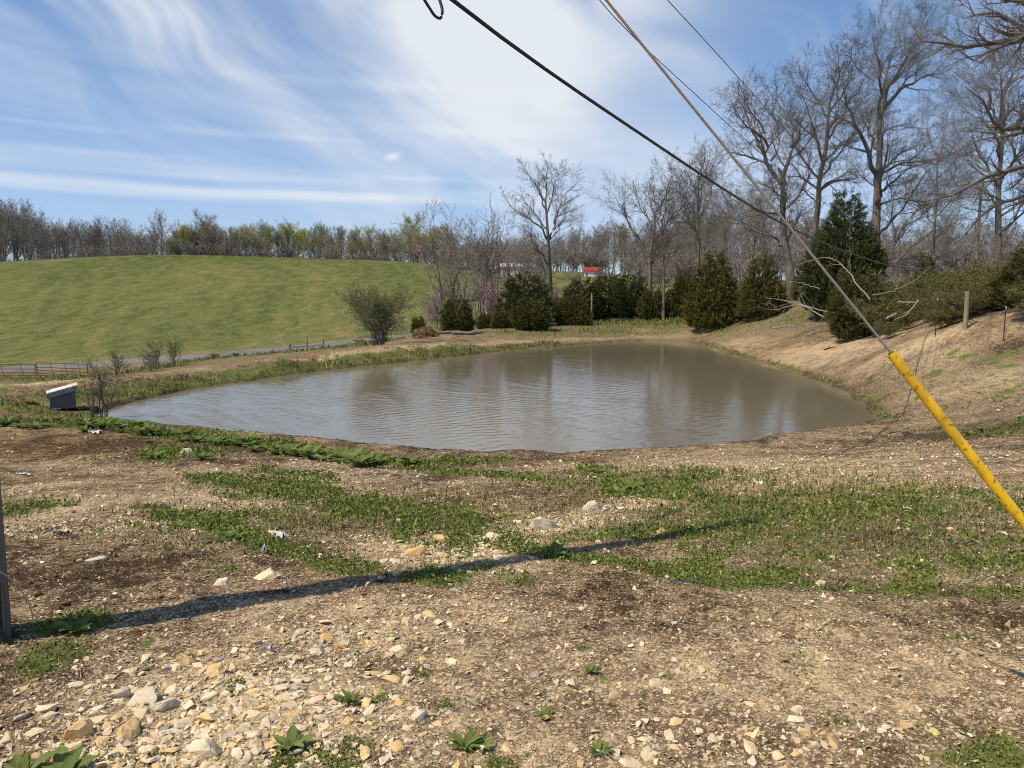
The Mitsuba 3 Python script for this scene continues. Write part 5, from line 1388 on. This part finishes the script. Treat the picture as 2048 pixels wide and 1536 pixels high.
# the guy lies in the plane of two sightings; it meets the pole near its top and the ground to the right
_ra, _rb = np.array([ray(1212, 0)[0], 1, ray(1212, 0)[1]]), np.array([ray(2048, 1036)[0], 1, ray(2048, 1036)[1]])
_pn = np.cross(_ra, _rb)
ATT = np.array([PB[0] + 0.05, PB[1], CZ - (_pn[0] * (PB[0] + 0.05) + _pn[1] * PB[1]) / _pn[2]])
anchor = at(2462, 1548, W(2462, 1548)[1])
gv = ATT - anchor
key = thing('guy_wire', 'twisted steel guy wire running down to the right with a yellow guard', 'guy wire')
gl = np.linalg.norm(gv)
u = gv / gl
a_ = norm(np.cross(u, [0, 0, 1.0]))
b_ = np.cross(u, a_)
tq = np.linspace(0.02, 1.0, 420)
for k in range(6):
    ph = tq * gl / 0.16 * 2 * math.pi + k * math.pi / 3
    pts_ = anchor + tq[:, None] * gv + 0.0033 * (np.cos(ph)[:, None] * a_ + np.sin(ph)[:, None] * b_)
    part(key, 'strand', tube1(pts_, 0.0020, 5), 'strand_bsdf', smooth=True)
gt = np.linspace(0.03, 0.0, 1)
glen = 1.90
gp = anchor + u * np.linspace(0.02, glen, 24)[:, None]
sag = -0.012 * np.sin(np.linspace(0, math.pi, 24))[:, None] * b_ * np.sign(b_[2])
v_, f_ = tube1(gp + sag, 0.0185, 24, cap=False)
vi, fi = tube1((gp + sag)[::-1], 0.0160, 24, cap=False)
rim = []
n0, m0 = len(v_), 24
last, first_i = np.arange(24) + (24 - 1) * 24, np.arange(24)
guard = (np.vstack([v_, (gp[-1] + sag[-1]) + (v_[last] - gp[-1] - sag[-1]) * 0.80]), np.vstack([f_, np.vstack([np.stack([last, np.roll(last, -1), np.roll(np.arange(24) + n0, -1)], 1), np.stack([last, np.roll(np.arange(24) + n0, -1), np.arange(24) + n0], 1)])]))
part(key, 'guard', guard, 'guard_bsdf', smooth=35, label='bright yellow plastic guard tube over the lower guy wire')
part(key, 'anchor_rod', tube1([anchor + u * 0.25, anchor - u * 0.4], 0.012, 8), 'steel_bsdf', smooth=40)


def span(name, label, cat, px_d, r, end=None, start=None, bs='black_bsdf', sides=8, n=90, group=None):
    """a hanging wire through places given by a sighting and a distance"""
    q = [np.asarray(start, float)] if start is not None else []
    q += [at(*c) for c in px_d]
    q += [np.asarray(end, float)] if end is not None else []
    q = np.array(q)
    s = np.r_[0, np.cumsum(np.linalg.norm(np.diff(q[:, :2], axis=0), axis=1))]
    t = np.linspace(0, s[-1], n)
    from scipy.interpolate import PchipInterpolator
    xy = np.stack([np.interp(t, s, q[:, 0]), np.interp(t, s, q[:, 1])], -1)
    z_ = PchipInterpolator(s, q[:, 2])(t) if len(q) < 4 else CubicSpline(s, q[:, 2])(t)
    return single(name, tube1(np.c_[xy, z_], r, sides), bs, label, cat, group, smooth=True)


FP = np.array([35.6, 60.0, 9.0])
CA = np.array([PB[0] + 0.1, PB[1], 5.25])
def on_plan(px, py, A, B):
    """distance at which the sighting px crosses the vertical plane through A and B"""
    a, _ = ray(px, py)
    t = (a * A[1] - A[0]) / ((B[0] - A[0]) - a * (B[1] - A[1]))
    return A[1] + t * (B[1] - A[1])


cab = [(905, 0), (1250, 247), (1500, 411), (1700, 506), (1800, 535), (1868, 534)]
span('telephone_cable', 'thick black cable sagging from top centre across the sky to the right', 'cable', [(px, py, on_plan(px, py, CA, FP)) for px, py in cab], 0.0185, end=[FP[0], FP[1], 6.2], start=CA)
PA, PBB = np.array([PB[0] + 0.05, PB[1], PTOP + 0.15]), FP + [0.6, 0, 0]
span('power_line', 'thin wire at upper right farthest from the black cable', 'wire', [(px, py, on_plan(px, py, PA, PBB)) for px, py in [(1335, 0), (1420, 92), (1505, 187), (1640, 330)]], 0.006, end=PBB, start=PA, bs='wire_bsdf', sides=6)
PA2 = np.array([PB[0] + 0.12, PB[1], min(PTOP - 0.6, 7.0)])
span('power_line', 'thin wire crossing beside the guy wire near the top of the picture', 'wire', [(px, py, on_plan(px, py, PA2, FP)) for px, py in [(1198, 0), (1255, 62), (1340, 142), (1430, 225), (1600, 370)]], 0.0055, end=FP - [0, 0, 0.8], start=PA2, bs='wire_bsdf', sides=6)
lp = [at(px, py, 5.6) for px, py in [(800, -90), (838, -20), (848, 0), (862, 22), (873, 35), (880, 37), (884, 28), (882, 8), (876, -10), (860, -60), (800, -90)]]
lp = np.array(lp)
lp[:, 1] += np.linspace(-0.05, 0.05, len(lp))
single('cable_loop', tube1(resample(lp, 60), 0.0105, 8), 'black_bsdf', 'black loop of spare cable dipping in at the top edge', 'cable', smooth=True)
pz = float(land(FP[0:1], FP[1:2])[0])
key = thing('utility_pole', 'distant grey power pole standing among branches at the right', 'pole')
part(key, 'shaft', tube1([[FP[0], FP[1], pz - 0.2], [FP[0], FP[1], 9.3]], [0.15, 0.10], 12), 'post_wood_bsdf', smooth=40)
part(key, 'insulator', tube1([[FP[0] + 0.6, FP[1], 8.9], [FP[0] + 0.6, FP[1], 9.05]], [0.05, 0.03], 8), 'steel_bsdf')
part(key, 'crossarm', box(FP[0] - 0.1, FP[0] + 0.75, FP[1] - 0.16, FP[1] - 0.05, 8.75, 8.9, 0.01), 'post_wood_bsdf')

# ------------------------------------------------------------------ the small animal house at the pond
scene['siding_bsdf'] = diffuse(lambda p, n, uv: C(0.125, 0.135, 0.125) * (0.8 + 0.4 * mikit.fbm(p.x * 9, p.y * 9, p.z * 40, 3)))
scene['white_paint_bsdf'] = diffuse(lambda p, n, uv: mikit.mix(C(0.62, 0.64, 0.62), C(0.33, 0.34, 0.28), mikit.smoothstep(0.45, 0.75, mikit.fbm(p.x * 14, p.y * 14, p.z * 6, 4)) * 0.8))
scene['fascia_bsdf'] = diffuse(lambda p, n, uv: mikit.mix(C(0.34, 0.355, 0.33), C(0.19, 0.20, 0.165), mikit.smoothstep(0.4, 0.72, mikit.fbm(p.x * 14, p.y * 14, p.z * 6, 4))))
scene['dark_wood_bsdf'] = {'type': 'diffuse', 'reflectance': rgb(0.03, 0.028, 0.025)}
hp = ground_point(127, 822)
key = thing('animal_house', 'small grey sided animal house with a tilted white roof on the pond bank', 'animal house')
HM = place((hp[0], hp[1], hp[2] + 0.06), 31)
HW, HD = 0.66, 0.62


def hz(x):
    return 0.36 + 0.13 * (x + HW / 2) / HW


for k in range(4):                             # lap siding: boards of the front, cut to the slope of the roof
    z0, z1 = 0.03 + 0.125 * k, 0.03 + 0.125 * (k + 1) - 0.005
    x0 = -HW / 2 + 0.03
    x1 = HW / 2 - 0.03
    tl, tr_ = min(z1, hz(x0) + 0.02), min(z1, hz(x1) + 0.02)
    if tr_ - z0 < 0.02:
        continue
    tl = max(tl, z0 + 0.003)
    v = np.array([[x0, -0.022, z0], [x1, -0.022, z0], [x1, -0.010, tr_], [x0, -0.010, tl], [x0, 0.006, z0], [x1, 0.006, z0], [x1, 0.006, tr_], [x0, 0.006, tl]])
    f = np.array([[0, 1, 2], [0, 2, 3], [4, 6, 5], [4, 7, 6], [0, 4, 5], [0, 5, 1], [3, 2, 6], [3, 6, 7], [0, 3, 7], [0, 7, 4], [1, 5, 6], [1, 6, 2]])
    part(key, 'siding_board', (v, f), 'siding_bsdf', to_world=HM)
for x in (-HW / 2, HW / 2 - 0.035):
    part(key, 'corner_trim', box(x, x + 0.035, -0.028, 0.03, 0.0, hz(x) + 0.01, 0.003), 'siding_bsdf', to_world=HM)
part(key, 'bottom_trim', box(-HW / 2 + 0.035, HW / 2 - 0.035, -0.03, 0.02, 0.0, 0.03, 0.003), 'siding_bsdf', to_world=HM)
wl = [box(-HW / 2, -HW / 2 + 0.02, 0.03, HD, 0.02, hz(-HW / 2)), box(-HW / 2, HW / 2, HD, HD + 0.02, 0.02, 0.4)]
part(key, 'wall', join(wl), 'siding_bsdf', to_world=HM)
part(key, 'side_wall', join([box(HW / 2 - 0.02, HW / 2, 0.03, 0.10, 0.02, 0.47), box(HW / 2 - 0.02, HW / 2, HD - 0.1, HD, 0.02, 0.47), box(HW / 2 - 0.02, HW / 2, 0.1, HD - 0.1, 0.36, 0.47)]), 'siding_bsdf', to_world=HM)
part(key, 'floor', box(-HW / 2 + 0.02, HW / 2 - 0.02, 0.03, HD, 0.0, 0.02), 'dark_wood_bsdf', to_world=HM)
part(key, 'hatch', box(-HW / 2 + 0.05, -HW / 2 + 0.27, -0.036, -0.031, 0.0, 0.02), 'white_paint_bsdf', to_world=HM, label='white strip under the front boards')
X0, X1, Y0, Y1 = -HW / 2 - 0.075, HW / 2 + 0.07, -0.09, HD + 0.08
r0, r1 = hz(-HW / 2) - 0.055 + 0.07, hz(HW / 2) + 0.02 + 0.07
def slab(x0, x1, y0, y1, za, zb, th):
    v = np.array([[x0, y0, za], [x1, y0, zb], [x1, y1, zb], [x0, y1, za], [x0, y0, za - th], [x1, y0, zb - th], [x1, y1, zb - th], [x0, y1, za - th]])
    f = np.array([[0, 1, 2], [0, 2, 3], [4, 6, 5], [4, 7, 6], [0, 4, 5], [0, 5, 1], [1, 5, 6], [1, 6, 2], [2, 6, 7], [2, 7, 3], [3, 7, 4], [3, 4, 0]])
    return v, f


part(key, 'roof', slab(X0, X1, Y0, Y1, r0 + 0.10, r1 + 0.10, 0.022), 'white_paint_bsdf', to_world=HM, label='tilted white roof sheet')
part(key, 'fascia', slab(X0 + 0.01, X1 - 0.01, Y0 + 0.012, Y0 + 0.03, r0 + 0.077, r1 + 0.077, 0.135), 'fascia_bsdf', to_world=HM, label='stained grey fascia under the roof edge')
part(key, 'fascia', slab(X1 - 0.03, X1 - 0.012, Y0 + 0.03, Y1 - 0.01, r1 + 0.072, r1 + 0.076, 0.12), 'fascia_bsdf', to_world=HM)
part(key, 'fascia', slab(X0 + 0.012, X0 + 0.03, Y0 + 0.03, Y1 - 0.01, r0 + 0.072, r0 + 0.076, 0.12), 'fascia_bsdf', to_world=HM)

# ------------------------------------------------------------------ gates and posts
for px0, px1, lab in ((-85, 71, 'rusty tube gate at the far left edge below the dam'), (74, 176, 'rusty tube gate right of the first one, half behind the sapling')):
    A, B = at(px0, 754, 60), at(px1, 754.5, 60)
    A[2] = max(A[2], float(land(A[0:1], A[1:2])[0]) + 0.05)
    key = thing('tube_gate', lab, 'gate')
    hgt, ex = 1.0, (B - A) / np.linalg.norm(B - A)
    for k, t in enumerate((0.0, 0.16, 0.38, 0.64, 1.0)):
        part(key, 'rail', tube1([A + [0, 0, hgt * t], B + [0, 0, hgt * t]], 0.024, 7), 'rust_bsdf', smooth=True)
    for t in (0, 1):
        part(key, 'upright', tube1([A + (B - A) * t - [0, 0, 0.02], A + (B - A) * t + [0, 0, hgt + 0.02]], 0.030, 7), 'rust_bsdf', smooth=True)
    for t in (0.3, 0.58, 0.84):
        q = A + (B - A) * t
        part(key, 'strut', tube1([q + ex * 0.12, q + ex * -0.12 + [0, 0, hgt]], 0.018, 6), 'rust_bsdf', smooth=True)
q = at(75, 757, 59.8)
single('gate_post', tube1([q + [0.1, 0, -0.4], q + [-0.05, 0, 1.08]], 0.06, 8), 'post_wood_bsdf', 'leaning wooden post between the two tube gates', 'post', smooth=40)
for px, y0, y1, D, r, lab in ((580, 699, 687, 76, 0.11, 'short stout fence post at the roadside beside the white stick'), (614, 698, 674, 76, 0.095, 'tallest dark fence post at the end of the road'), (646, 696, 678, 77, 0.10, 'leaning fence post right of the tallest one by the road'), (1183, 640, 587, 71, 0.085, 'pale wooden post in front of the dark cedar row'),
                              (1930, 658, 582, 28, 0.085, 'thick grey wooden fence post on the right bank')):
    A = foot(px, y0, D)
    top = CZ + ray(px, y1)[1] * D
    h = top - A[2]
    single('fence_post', tube1([A + [0, 0, -0.2], A + [0.01, 0, h * 0.5], A + [0.04 * (px == 646), 0, h - 0.02], A + [0.04 * (px == 646), 0, h]], [r, r * 0.97, r * 0.93, r * 0.80], 12), 'post_wood_bsdf', lab, 'fence post', smooth=40)
A, B = at(583, 694, 76), at(652, 690, 77)
single('fence_rail', tube1([A, B], 0.06, 7), 'post_wood_bsdf', 'dark rail joining the fence posts beside the road', 'rail', smooth=True)
single('white_stick', tube1(resample([foot(579, 699, 75), at(574, 685, 75), at(570, 676, 75), at(565, 668, 75)], 10), np.linspace(0.045, 0.02, 10), 6), 'dead_wood_bsdf', 'thin white bare stick leaning beside the roadside posts', 'stick', smooth=True)
tp = []
for px, y0, y1, D, lab in ((1872, 651, 596, 29, 'rusty thin steel fence post left of the grey wooden one'), (2008, 668, 612, 25.5, 'rusty thin steel fence post right of the grey wooden one')):
    A = foot(px, y0, D)
    h = CZ + ray(px, y1)[1] * D - A[2]
    key = thing('steel_post', lab, 'fence post')
    c, s_ = 0.016, 0.006
    part(key, 'shaft', join([box(A[0] - c, A[0] + c, A[1] - s_, A[1], A[2] - 0.2, A[2] + h), box(A[0] - s_ / 2, A[0] + s_ / 2, A[1] + 0.001, A[1] + 2 * c, A[2] - 0.2, A[2] + h - 0.003)]), 'rust_bsdf')
    part(key, 'tip', box(A[0] - c - 0.001, A[0] + c + 0.001, A[1] - s_ - 0.001, A[1] + 0.0005, A[2] + h - 0.09, A[2] + h + 0.001), 'white_paint_bsdf', label='white painted top of the steel post')
    tp.append((A, h))
wp = foot(1930, 658, 28)
left = foot(1790, 640, 33)
right_ = foot(2150, 690, 22)
for k, t in enumerate((0.35, 0.62, 0.88)):
    q = [left + [0, 0, 1.1 * t], tp[0][0] + [0, -0.02, tp[0][1] * t], wp + [0, -0.09, 1.25 * t], tp[1][0] + [0, -0.02, tp[1][1] * t], right_ + [0, 0, 1.1 * t]]
    single('barbed_wire', tube1(q, 0.003, 5, False), 'rust_bsdf', ('lowest', 'middle', 'topmost')[k] + ' strand of rusty fence wire strung between the right bank posts', 'wire')

# ------------------------------------------------------------------ dead wood, log, leaf heap
def limb(name, label, pxs, r0, r1, forks=(), seed=0, cat='branch', bs='dead_wood_bsdf'):
    r_ = np.random.default_rng(seed)
    q = []
    for c in pxs:
        p_ = at(*c)
        g_ = float(land(p_[0:1], p_[1:2])[0])
        p_[2] = max(p_[2], g_ + r0 * 0.4)
        q.append(p_)
    m = 14
    c = resample(q, m)
    c[1:-1] += r_.normal(0, min(r0 * 0.6, 0.02), (m - 2, 3))
    r0, r1 = r0 * 0.72, r1 * 0.72
    ms = [tube1(c, np.linspace(r0, r1, m), 8)]
    if forks:
        n_, L_ = forks
        Pp, Rr = spawn(r_, c[None], np.linspace(r0, r1, m)[None], n_, 0.25, 1.0, 48, 12, L_, 7, 0.05, 0.22, 0.6, 0.006)
        ms.append(tubes(Pp, Rr, 5))
        Pq, Rq = spawn(r_, Pp, Rr, 3, 0.3, 1.0, 42, 12, 0.45, 5, 0.05, 0.2, 0.6, 0.005)
        ms.append(tubes(Pq, Rq, 4))
    return single(name, join(ms), bs, label, cat, smooth=True)


limb('fallen_limb', 'long pale forked limb lying left of the front cedar', [(1690, 622, 40), (1640, 620, 42), (1590, 606, 43), (1550, 598, 44), (1530, 596, 44)], 0.075, 0.02, (6, 0.3), 1)
limb('fallen_limb', 'pale limb sagging below the long forked one left of the front cedar', [(1680, 640, 40), (1630, 624, 41), (1600, 610, 42), (1560, 618, 43), (1516, 612, 43)], 0.06, 0.015, (5, 0.25), 2)
limb('fallen_limb', 'bleached limb arching up in front of the biggest cedar', [(1740, 600, 37), (1700, 548, 38), (1670, 520, 39), (1640, 517, 40), (1600, 528, 41)], 0.06, 0.014, (6, 0.3), 3)
limb('fallen_limb', 'short pale limb poking out left of the biggest cedar', [(1640, 578, 42), (1600, 565, 43), (1560, 560, 44)], 0.035, 0.01, (3, 0.3), 4)
limb('fallen_limb', 'white limb rising right from the front cedar to a thin tip', [(1745, 590, 36), (1800, 576, 36), (1840, 552, 36), (1862, 532, 36)], 0.04, 0.01, (5, 0.3), 5)
limb('fallen_limb', 'thick cut limb lying level on the pile behind the steel post', [(1795, 604, 35), (1815, 606, 35), (1832, 606, 35)], 0.08, 0.07, (), 6)
limb('fallen_limb', 'cut limb sloping down left on the pile behind the steel post', [(1838, 600, 34), (1822, 620, 34), (1805, 633, 33.5), (1790, 640, 33)], 0.06, 0.045, (2, 0.2), 7)
limb('fallen_limb', 'short pale log at the foot of the limb pile', [(1772, 637, 34), (1792, 628, 34)], 0.07, 0.06, (), 8)
limb('fallen_limb', 'dark crooked branch on the ground left of the steel post', [(1830, 645, 31), (1848, 643, 30.5), (1856, 632, 30.3), (1874, 622, 30)], 0.04, 0.015, (3, 0.3), 9, bs='oak_bark_bsdf')
limb('fallen_limb', 'small broken bleached branch behind the grey fence post', [(1890, 622, 31), (1902, 620, 31), (1914, 612, 31)], 0.03, 0.012, (4, 0.4), 10)
limb('dead_pole', 'straight grey pole lying on the straw bank left of the front cedar', [(1542, 657, 45), (1580, 652, 44.5), (1622, 648, 44)], 0.05, 0.03, (), 11, cat='log')
limb('dead_pole', 'second grey pole lying lower on the straw bank', [(1610, 672, 41), (1640, 662, 41.5), (1668, 660, 42)], 0.05, 0.03, (2, 0.2), 12, cat='log')
limb('dead_pole', 'thin branch lying at the top of the straw bank near the pond', [(1435, 678, 50), (1448, 679, 49), (1458, 681, 48)], 0.03, 0.015, (2, 0.3), 13, cat='stick')
limb('dead_pole', 'dark stick lying on wet soil by the right tip of the pond', [(1778, 866, 17.4), (1800, 864, 17.5), (1818, 865, 17.5)], 0.016, 0.010, (), 14, cat='stick', bs='rust_bsdf')
limb('dead_pole', 'small dark twig lying in the thin grass at right', [(1908, 1173, 5.5), (1925, 1168, 5.6), (1940, 1163, 5.65)], 0.006, 0.004, (2, 0.3), 15, cat='stick', bs='rust_bsdf')
limb('dead_pole', 'dark twig standing at the edge of the middle clover', [(826, 1090, 6.2), (836, 1076, 6.35), (842, 1066, 6.4)], 0.008, 0.004, (2, 0.3), 16, cat='stick', bs='rust_bsdf')
limb('log', 'long grey fallen log on the dam beside the leaf heap', [(872, 672, 54), (900, 668, 55), (930, 668, 55.5), (962, 664, 56)], 0.19, 0.15, (2, 0.15), 17, cat='log', bs='post_wood_bsdf')
limb('log', 'shorter log with a ragged reddish end lying against the long one', [(905, 675, 53.5), (930, 673, 54), (950, 668, 54.5)], 0.14, 0.13, (1, 0.3), 18, cat='log', bs='oak_bark_bsdf')
hp2 = foot(851, 679, 52)
mound = trimesh.creation.icosphere(3, 1.0)
mv = np.array(mound.vertices)
mv = mv * [0.78, 0.55, 0.62] * (0.8 + 0.45 * meshkit.fbm(mv * 1.8, 3, 8))[:, None]
key = thing('leaf_heap', 'heap of dry brown brush and leaves at the left end of the log', 'leaf heap')
scene['heap_bsdf'] = diffuse(lambda p, n, uv: C(0.20, 0.13, 0.07) * (0.4 + 1.1 * mikit.fbm(p.x * 12, p.y * 12, p.z * 12, 3)))
part(key, 'mound', (mv, mound.faces), 'heap_bsdf', smooth=True, to_world=place(hp2))
n = 2600
q = norm(rng.normal(0, 1, (n, 3))) * [0.8, 0.58, 0.66]
q[:, 2] = np.abs(q[:, 2])
q *= (0.85 + 0.35 * meshkit.fbm(norm(q) * 1.8, 3, 8))[:, None]
part(key, 'dry_leaves', leaf_quads(rng, q, rng.uniform(0.06, 0.2, n), up=0.3, aspect=0.3), 'blade_bsdf', color=tint(rng, n, 4, (0.16, 0.10, 0.05), (0.40, 0.28, 0.15), 0.2), to_world=place(hp2))

# ------------------------------------------------------------------ far buildings
scene['barn_white_bsdf'] = {'type': 'diffuse', 'reflectance': rgb(0.72, 0.73, 0.74)}
scene['red_roof_bsdf'] = {'type': 'diffuse', 'reflectance': rgb(0.42, 0.05, 0.04)}


def shed(name, label, px0, px1, py_e, D, eave, rise, depth, roof_b, rot):
    A, B = at(px0, py_e, D), at(px1, py_e, D)
    w = np.linalg.norm(B - A)
    c = (A + B) / 2
    z0 = float(land(c[0:1], c[1:2])[0])
    c[2] = min(z0, c[2] - 0.8) - 0.3
    key = thing(name, label, 'building')
    e = at(px0, py_e, D)[2] - c[2]
    M = place(c, rot)
    part(key, 'wall', box(-w / 2 + 0.2, w / 2 - 0.2, 0.2, depth - 0.2, 0, e - 0.02), 'barn_white_bsdf', to_world=M)
    nb = 8
    for k in range(nb):
        x0, x1 = -w / 2 + w * k / nb, -w / 2 + w * (k + 1) / nb - 0.04
        part(key, 'roof_panel', (np.array([[x0, -0.1, e], [x1, -0.1, e], [x1, depth / 2, e + rise], [x0, depth / 2, e + rise], [x0, -0.1, e + 0.08], [x1, -0.1, e + 0.08], [x1, depth / 2, e + rise + 0.08], [x0, depth / 2, e + rise + 0.08]]), np.array([[4, 5, 6], [4, 6, 7], [0, 2, 1], [0, 3, 2], [0, 1, 5], [0, 5, 4], [1, 2, 6], [1, 6, 5], [3, 0, 4], [3, 4, 7], [2, 3, 7], [2, 7, 6]])), roof_b, to_world=M)
    part(key, 'back_roof', (np.array([[-w / 2, depth / 2, e + rise + 0.06], [w / 2, depth / 2, e + rise + 0.06], [w / 2, depth + 0.1, e], [-w / 2, depth + 0.1, e], [-w / 2, depth / 2, e + rise], [w / 2, depth / 2, e + rise], [w / 2, depth + 0.1, e - 0.06], [-w / 2, depth + 0.1, e - 0.06]]), np.array([[0, 1, 2], [0, 2, 3], [4, 6, 5], [4, 7, 6], [0, 4, 5], [0, 5, 1], [1, 5, 6], [1, 6, 2], [2, 6, 7], [2, 7, 3], [3, 7, 4], [3, 4, 0]])), roof_b, to_world=M)
    for x in (-w * 0.3,):
        part(key, 'door', box(x, x + w * 0.08, 0.14, 0.19, 0.3, e - 0.25), 'dark_wood_bsdf', to_world=M)


shed('white_barn', 'long low white farm building glimpsed through the thicket', 1000, 1072, 534, 152, 2.0, 0.75, 7, 'barn_white_bsdf', 0)
shed('red_roofed_shed', 'small white shed with a bright red roof beyond the cedars', 1166, 1198, 542, 150, 2.2, 0.75, 5, 'red_roof_bsdf', -6)

# ------------------------------------------------------------------ litter
scene['plastic_bsdf'] = {'type': 'roughplastic', 'alpha': 0.25, 'diffuse_reflectance': rgb(0.78, 0.80, 0.82)}
scene['blue_plastic_bsdf'] = {'type': 'roughplastic', 'alpha': 0.25, 'diffuse_reflectance': rgb(0.05, 0.12, 0.26)}
scene['black_scrap_bsdf'] = {'type': 'diffuse', 'reflectance': rgb(0.03, 0.03, 0.032)}


def scrap(name, label, cat, px, py, w, depth, bs, seed, lift=0.03):
    r_ = np.random.default_rng(seed)
    q = W(px, py)
    s_ = w * q[1] / F
    n_ = 9
    gx, gy = np.meshgrid(np.linspace(-0.5, 0.5, n_), np.linspace(-0.5, 0.5, n_), indexing='ij')
    edge = 1 - 0.5 * r_.uniform(0, 1, gx.shape) * (np.maximum(np.abs(gx), np.abs(gy)) > 0.4)
    x_, y_ = q[0] + gx * s_ * edge, q[1] + gy * depth * edge
    z_ = land(x_, y_) + 0.008 + lift * meshkit.fbm(np.stack([gx * 5 + seed, gy * 5, 0 * gx], -1), 3, seed) ** 2 * 2
    top = np.stack([x_, y_, z_], -1).reshape(-1, 3)
    i, j = np.meshgrid(np.arange(n_ - 1), np.arange(n_ - 1), indexing='ij')
    a = (i * n_ + j).ravel()
    f = np.vstack([np.stack([a, a + n_, a + n_ + 1], 1), np.stack([a, a + n_ + 1, a + 1], 1)])
    v = np.vstack([top, top - [0, 0, 0.003]])
    f = np.vstack([f, f[:, ::-1] + n_ * n_])
    single(name, (v, f), bs, label, cat)


scrap('plastic_scrap', 'crumpled white plastic lying at the edge of the shore weeds', 'litter', 193, 867, 26, 0.30, 'plastic_bsdf', 1, 0.08)
scrap('plastic_scrap', 'torn white plastic on the pale slab in the clover', 'litter', 560, 1081, 24, 0.14, 'plastic_bsdf', 2, 0.06)
scrap('plastic_scrap', 'small white plastic piece below the torn one at the clover edge', 'litter', 529, 1110, 10, 0.05, 'plastic_bsdf', 3, 0.05)
scrap('plastic_scrap', 'blue plastic scrap pressed into the soil at left', 'litter', 124, 1070, 34, 0.10, 'blue_plastic_bsdf', 4, 0.02)
scrap('plastic_scrap', 'white plastic bit in the rubble right of the ochre slab', 'litter', 537, 1295, 16, 0.04, 'plastic_bsdf', 5, 0.03)
scrap('plastic_scrap', 'pale plastic shred by the soil at the far left bank', 'litter', 52, 948, 26, 0.12, 'plastic_bsdf', 6, 0.03)
scrap('rubber_scrap', 'flat black scrap lying on the straw bank', 'litter', 1658, 697, 26, 0.30, 'black_scrap_bsdf', 7, 0.06)
single('blue_string', tube1(resample([ground_point(1338, 1169) + [0, 0, .01], ground_point(1365, 1166) + [0, 0, .015], ground_point(1398, 1167) + [0, 0, .01]], 14), 0.004, 5), 'blue_plastic_bsdf', 'short length of blue twine by the strip of clover', 'twine', smooth=True)
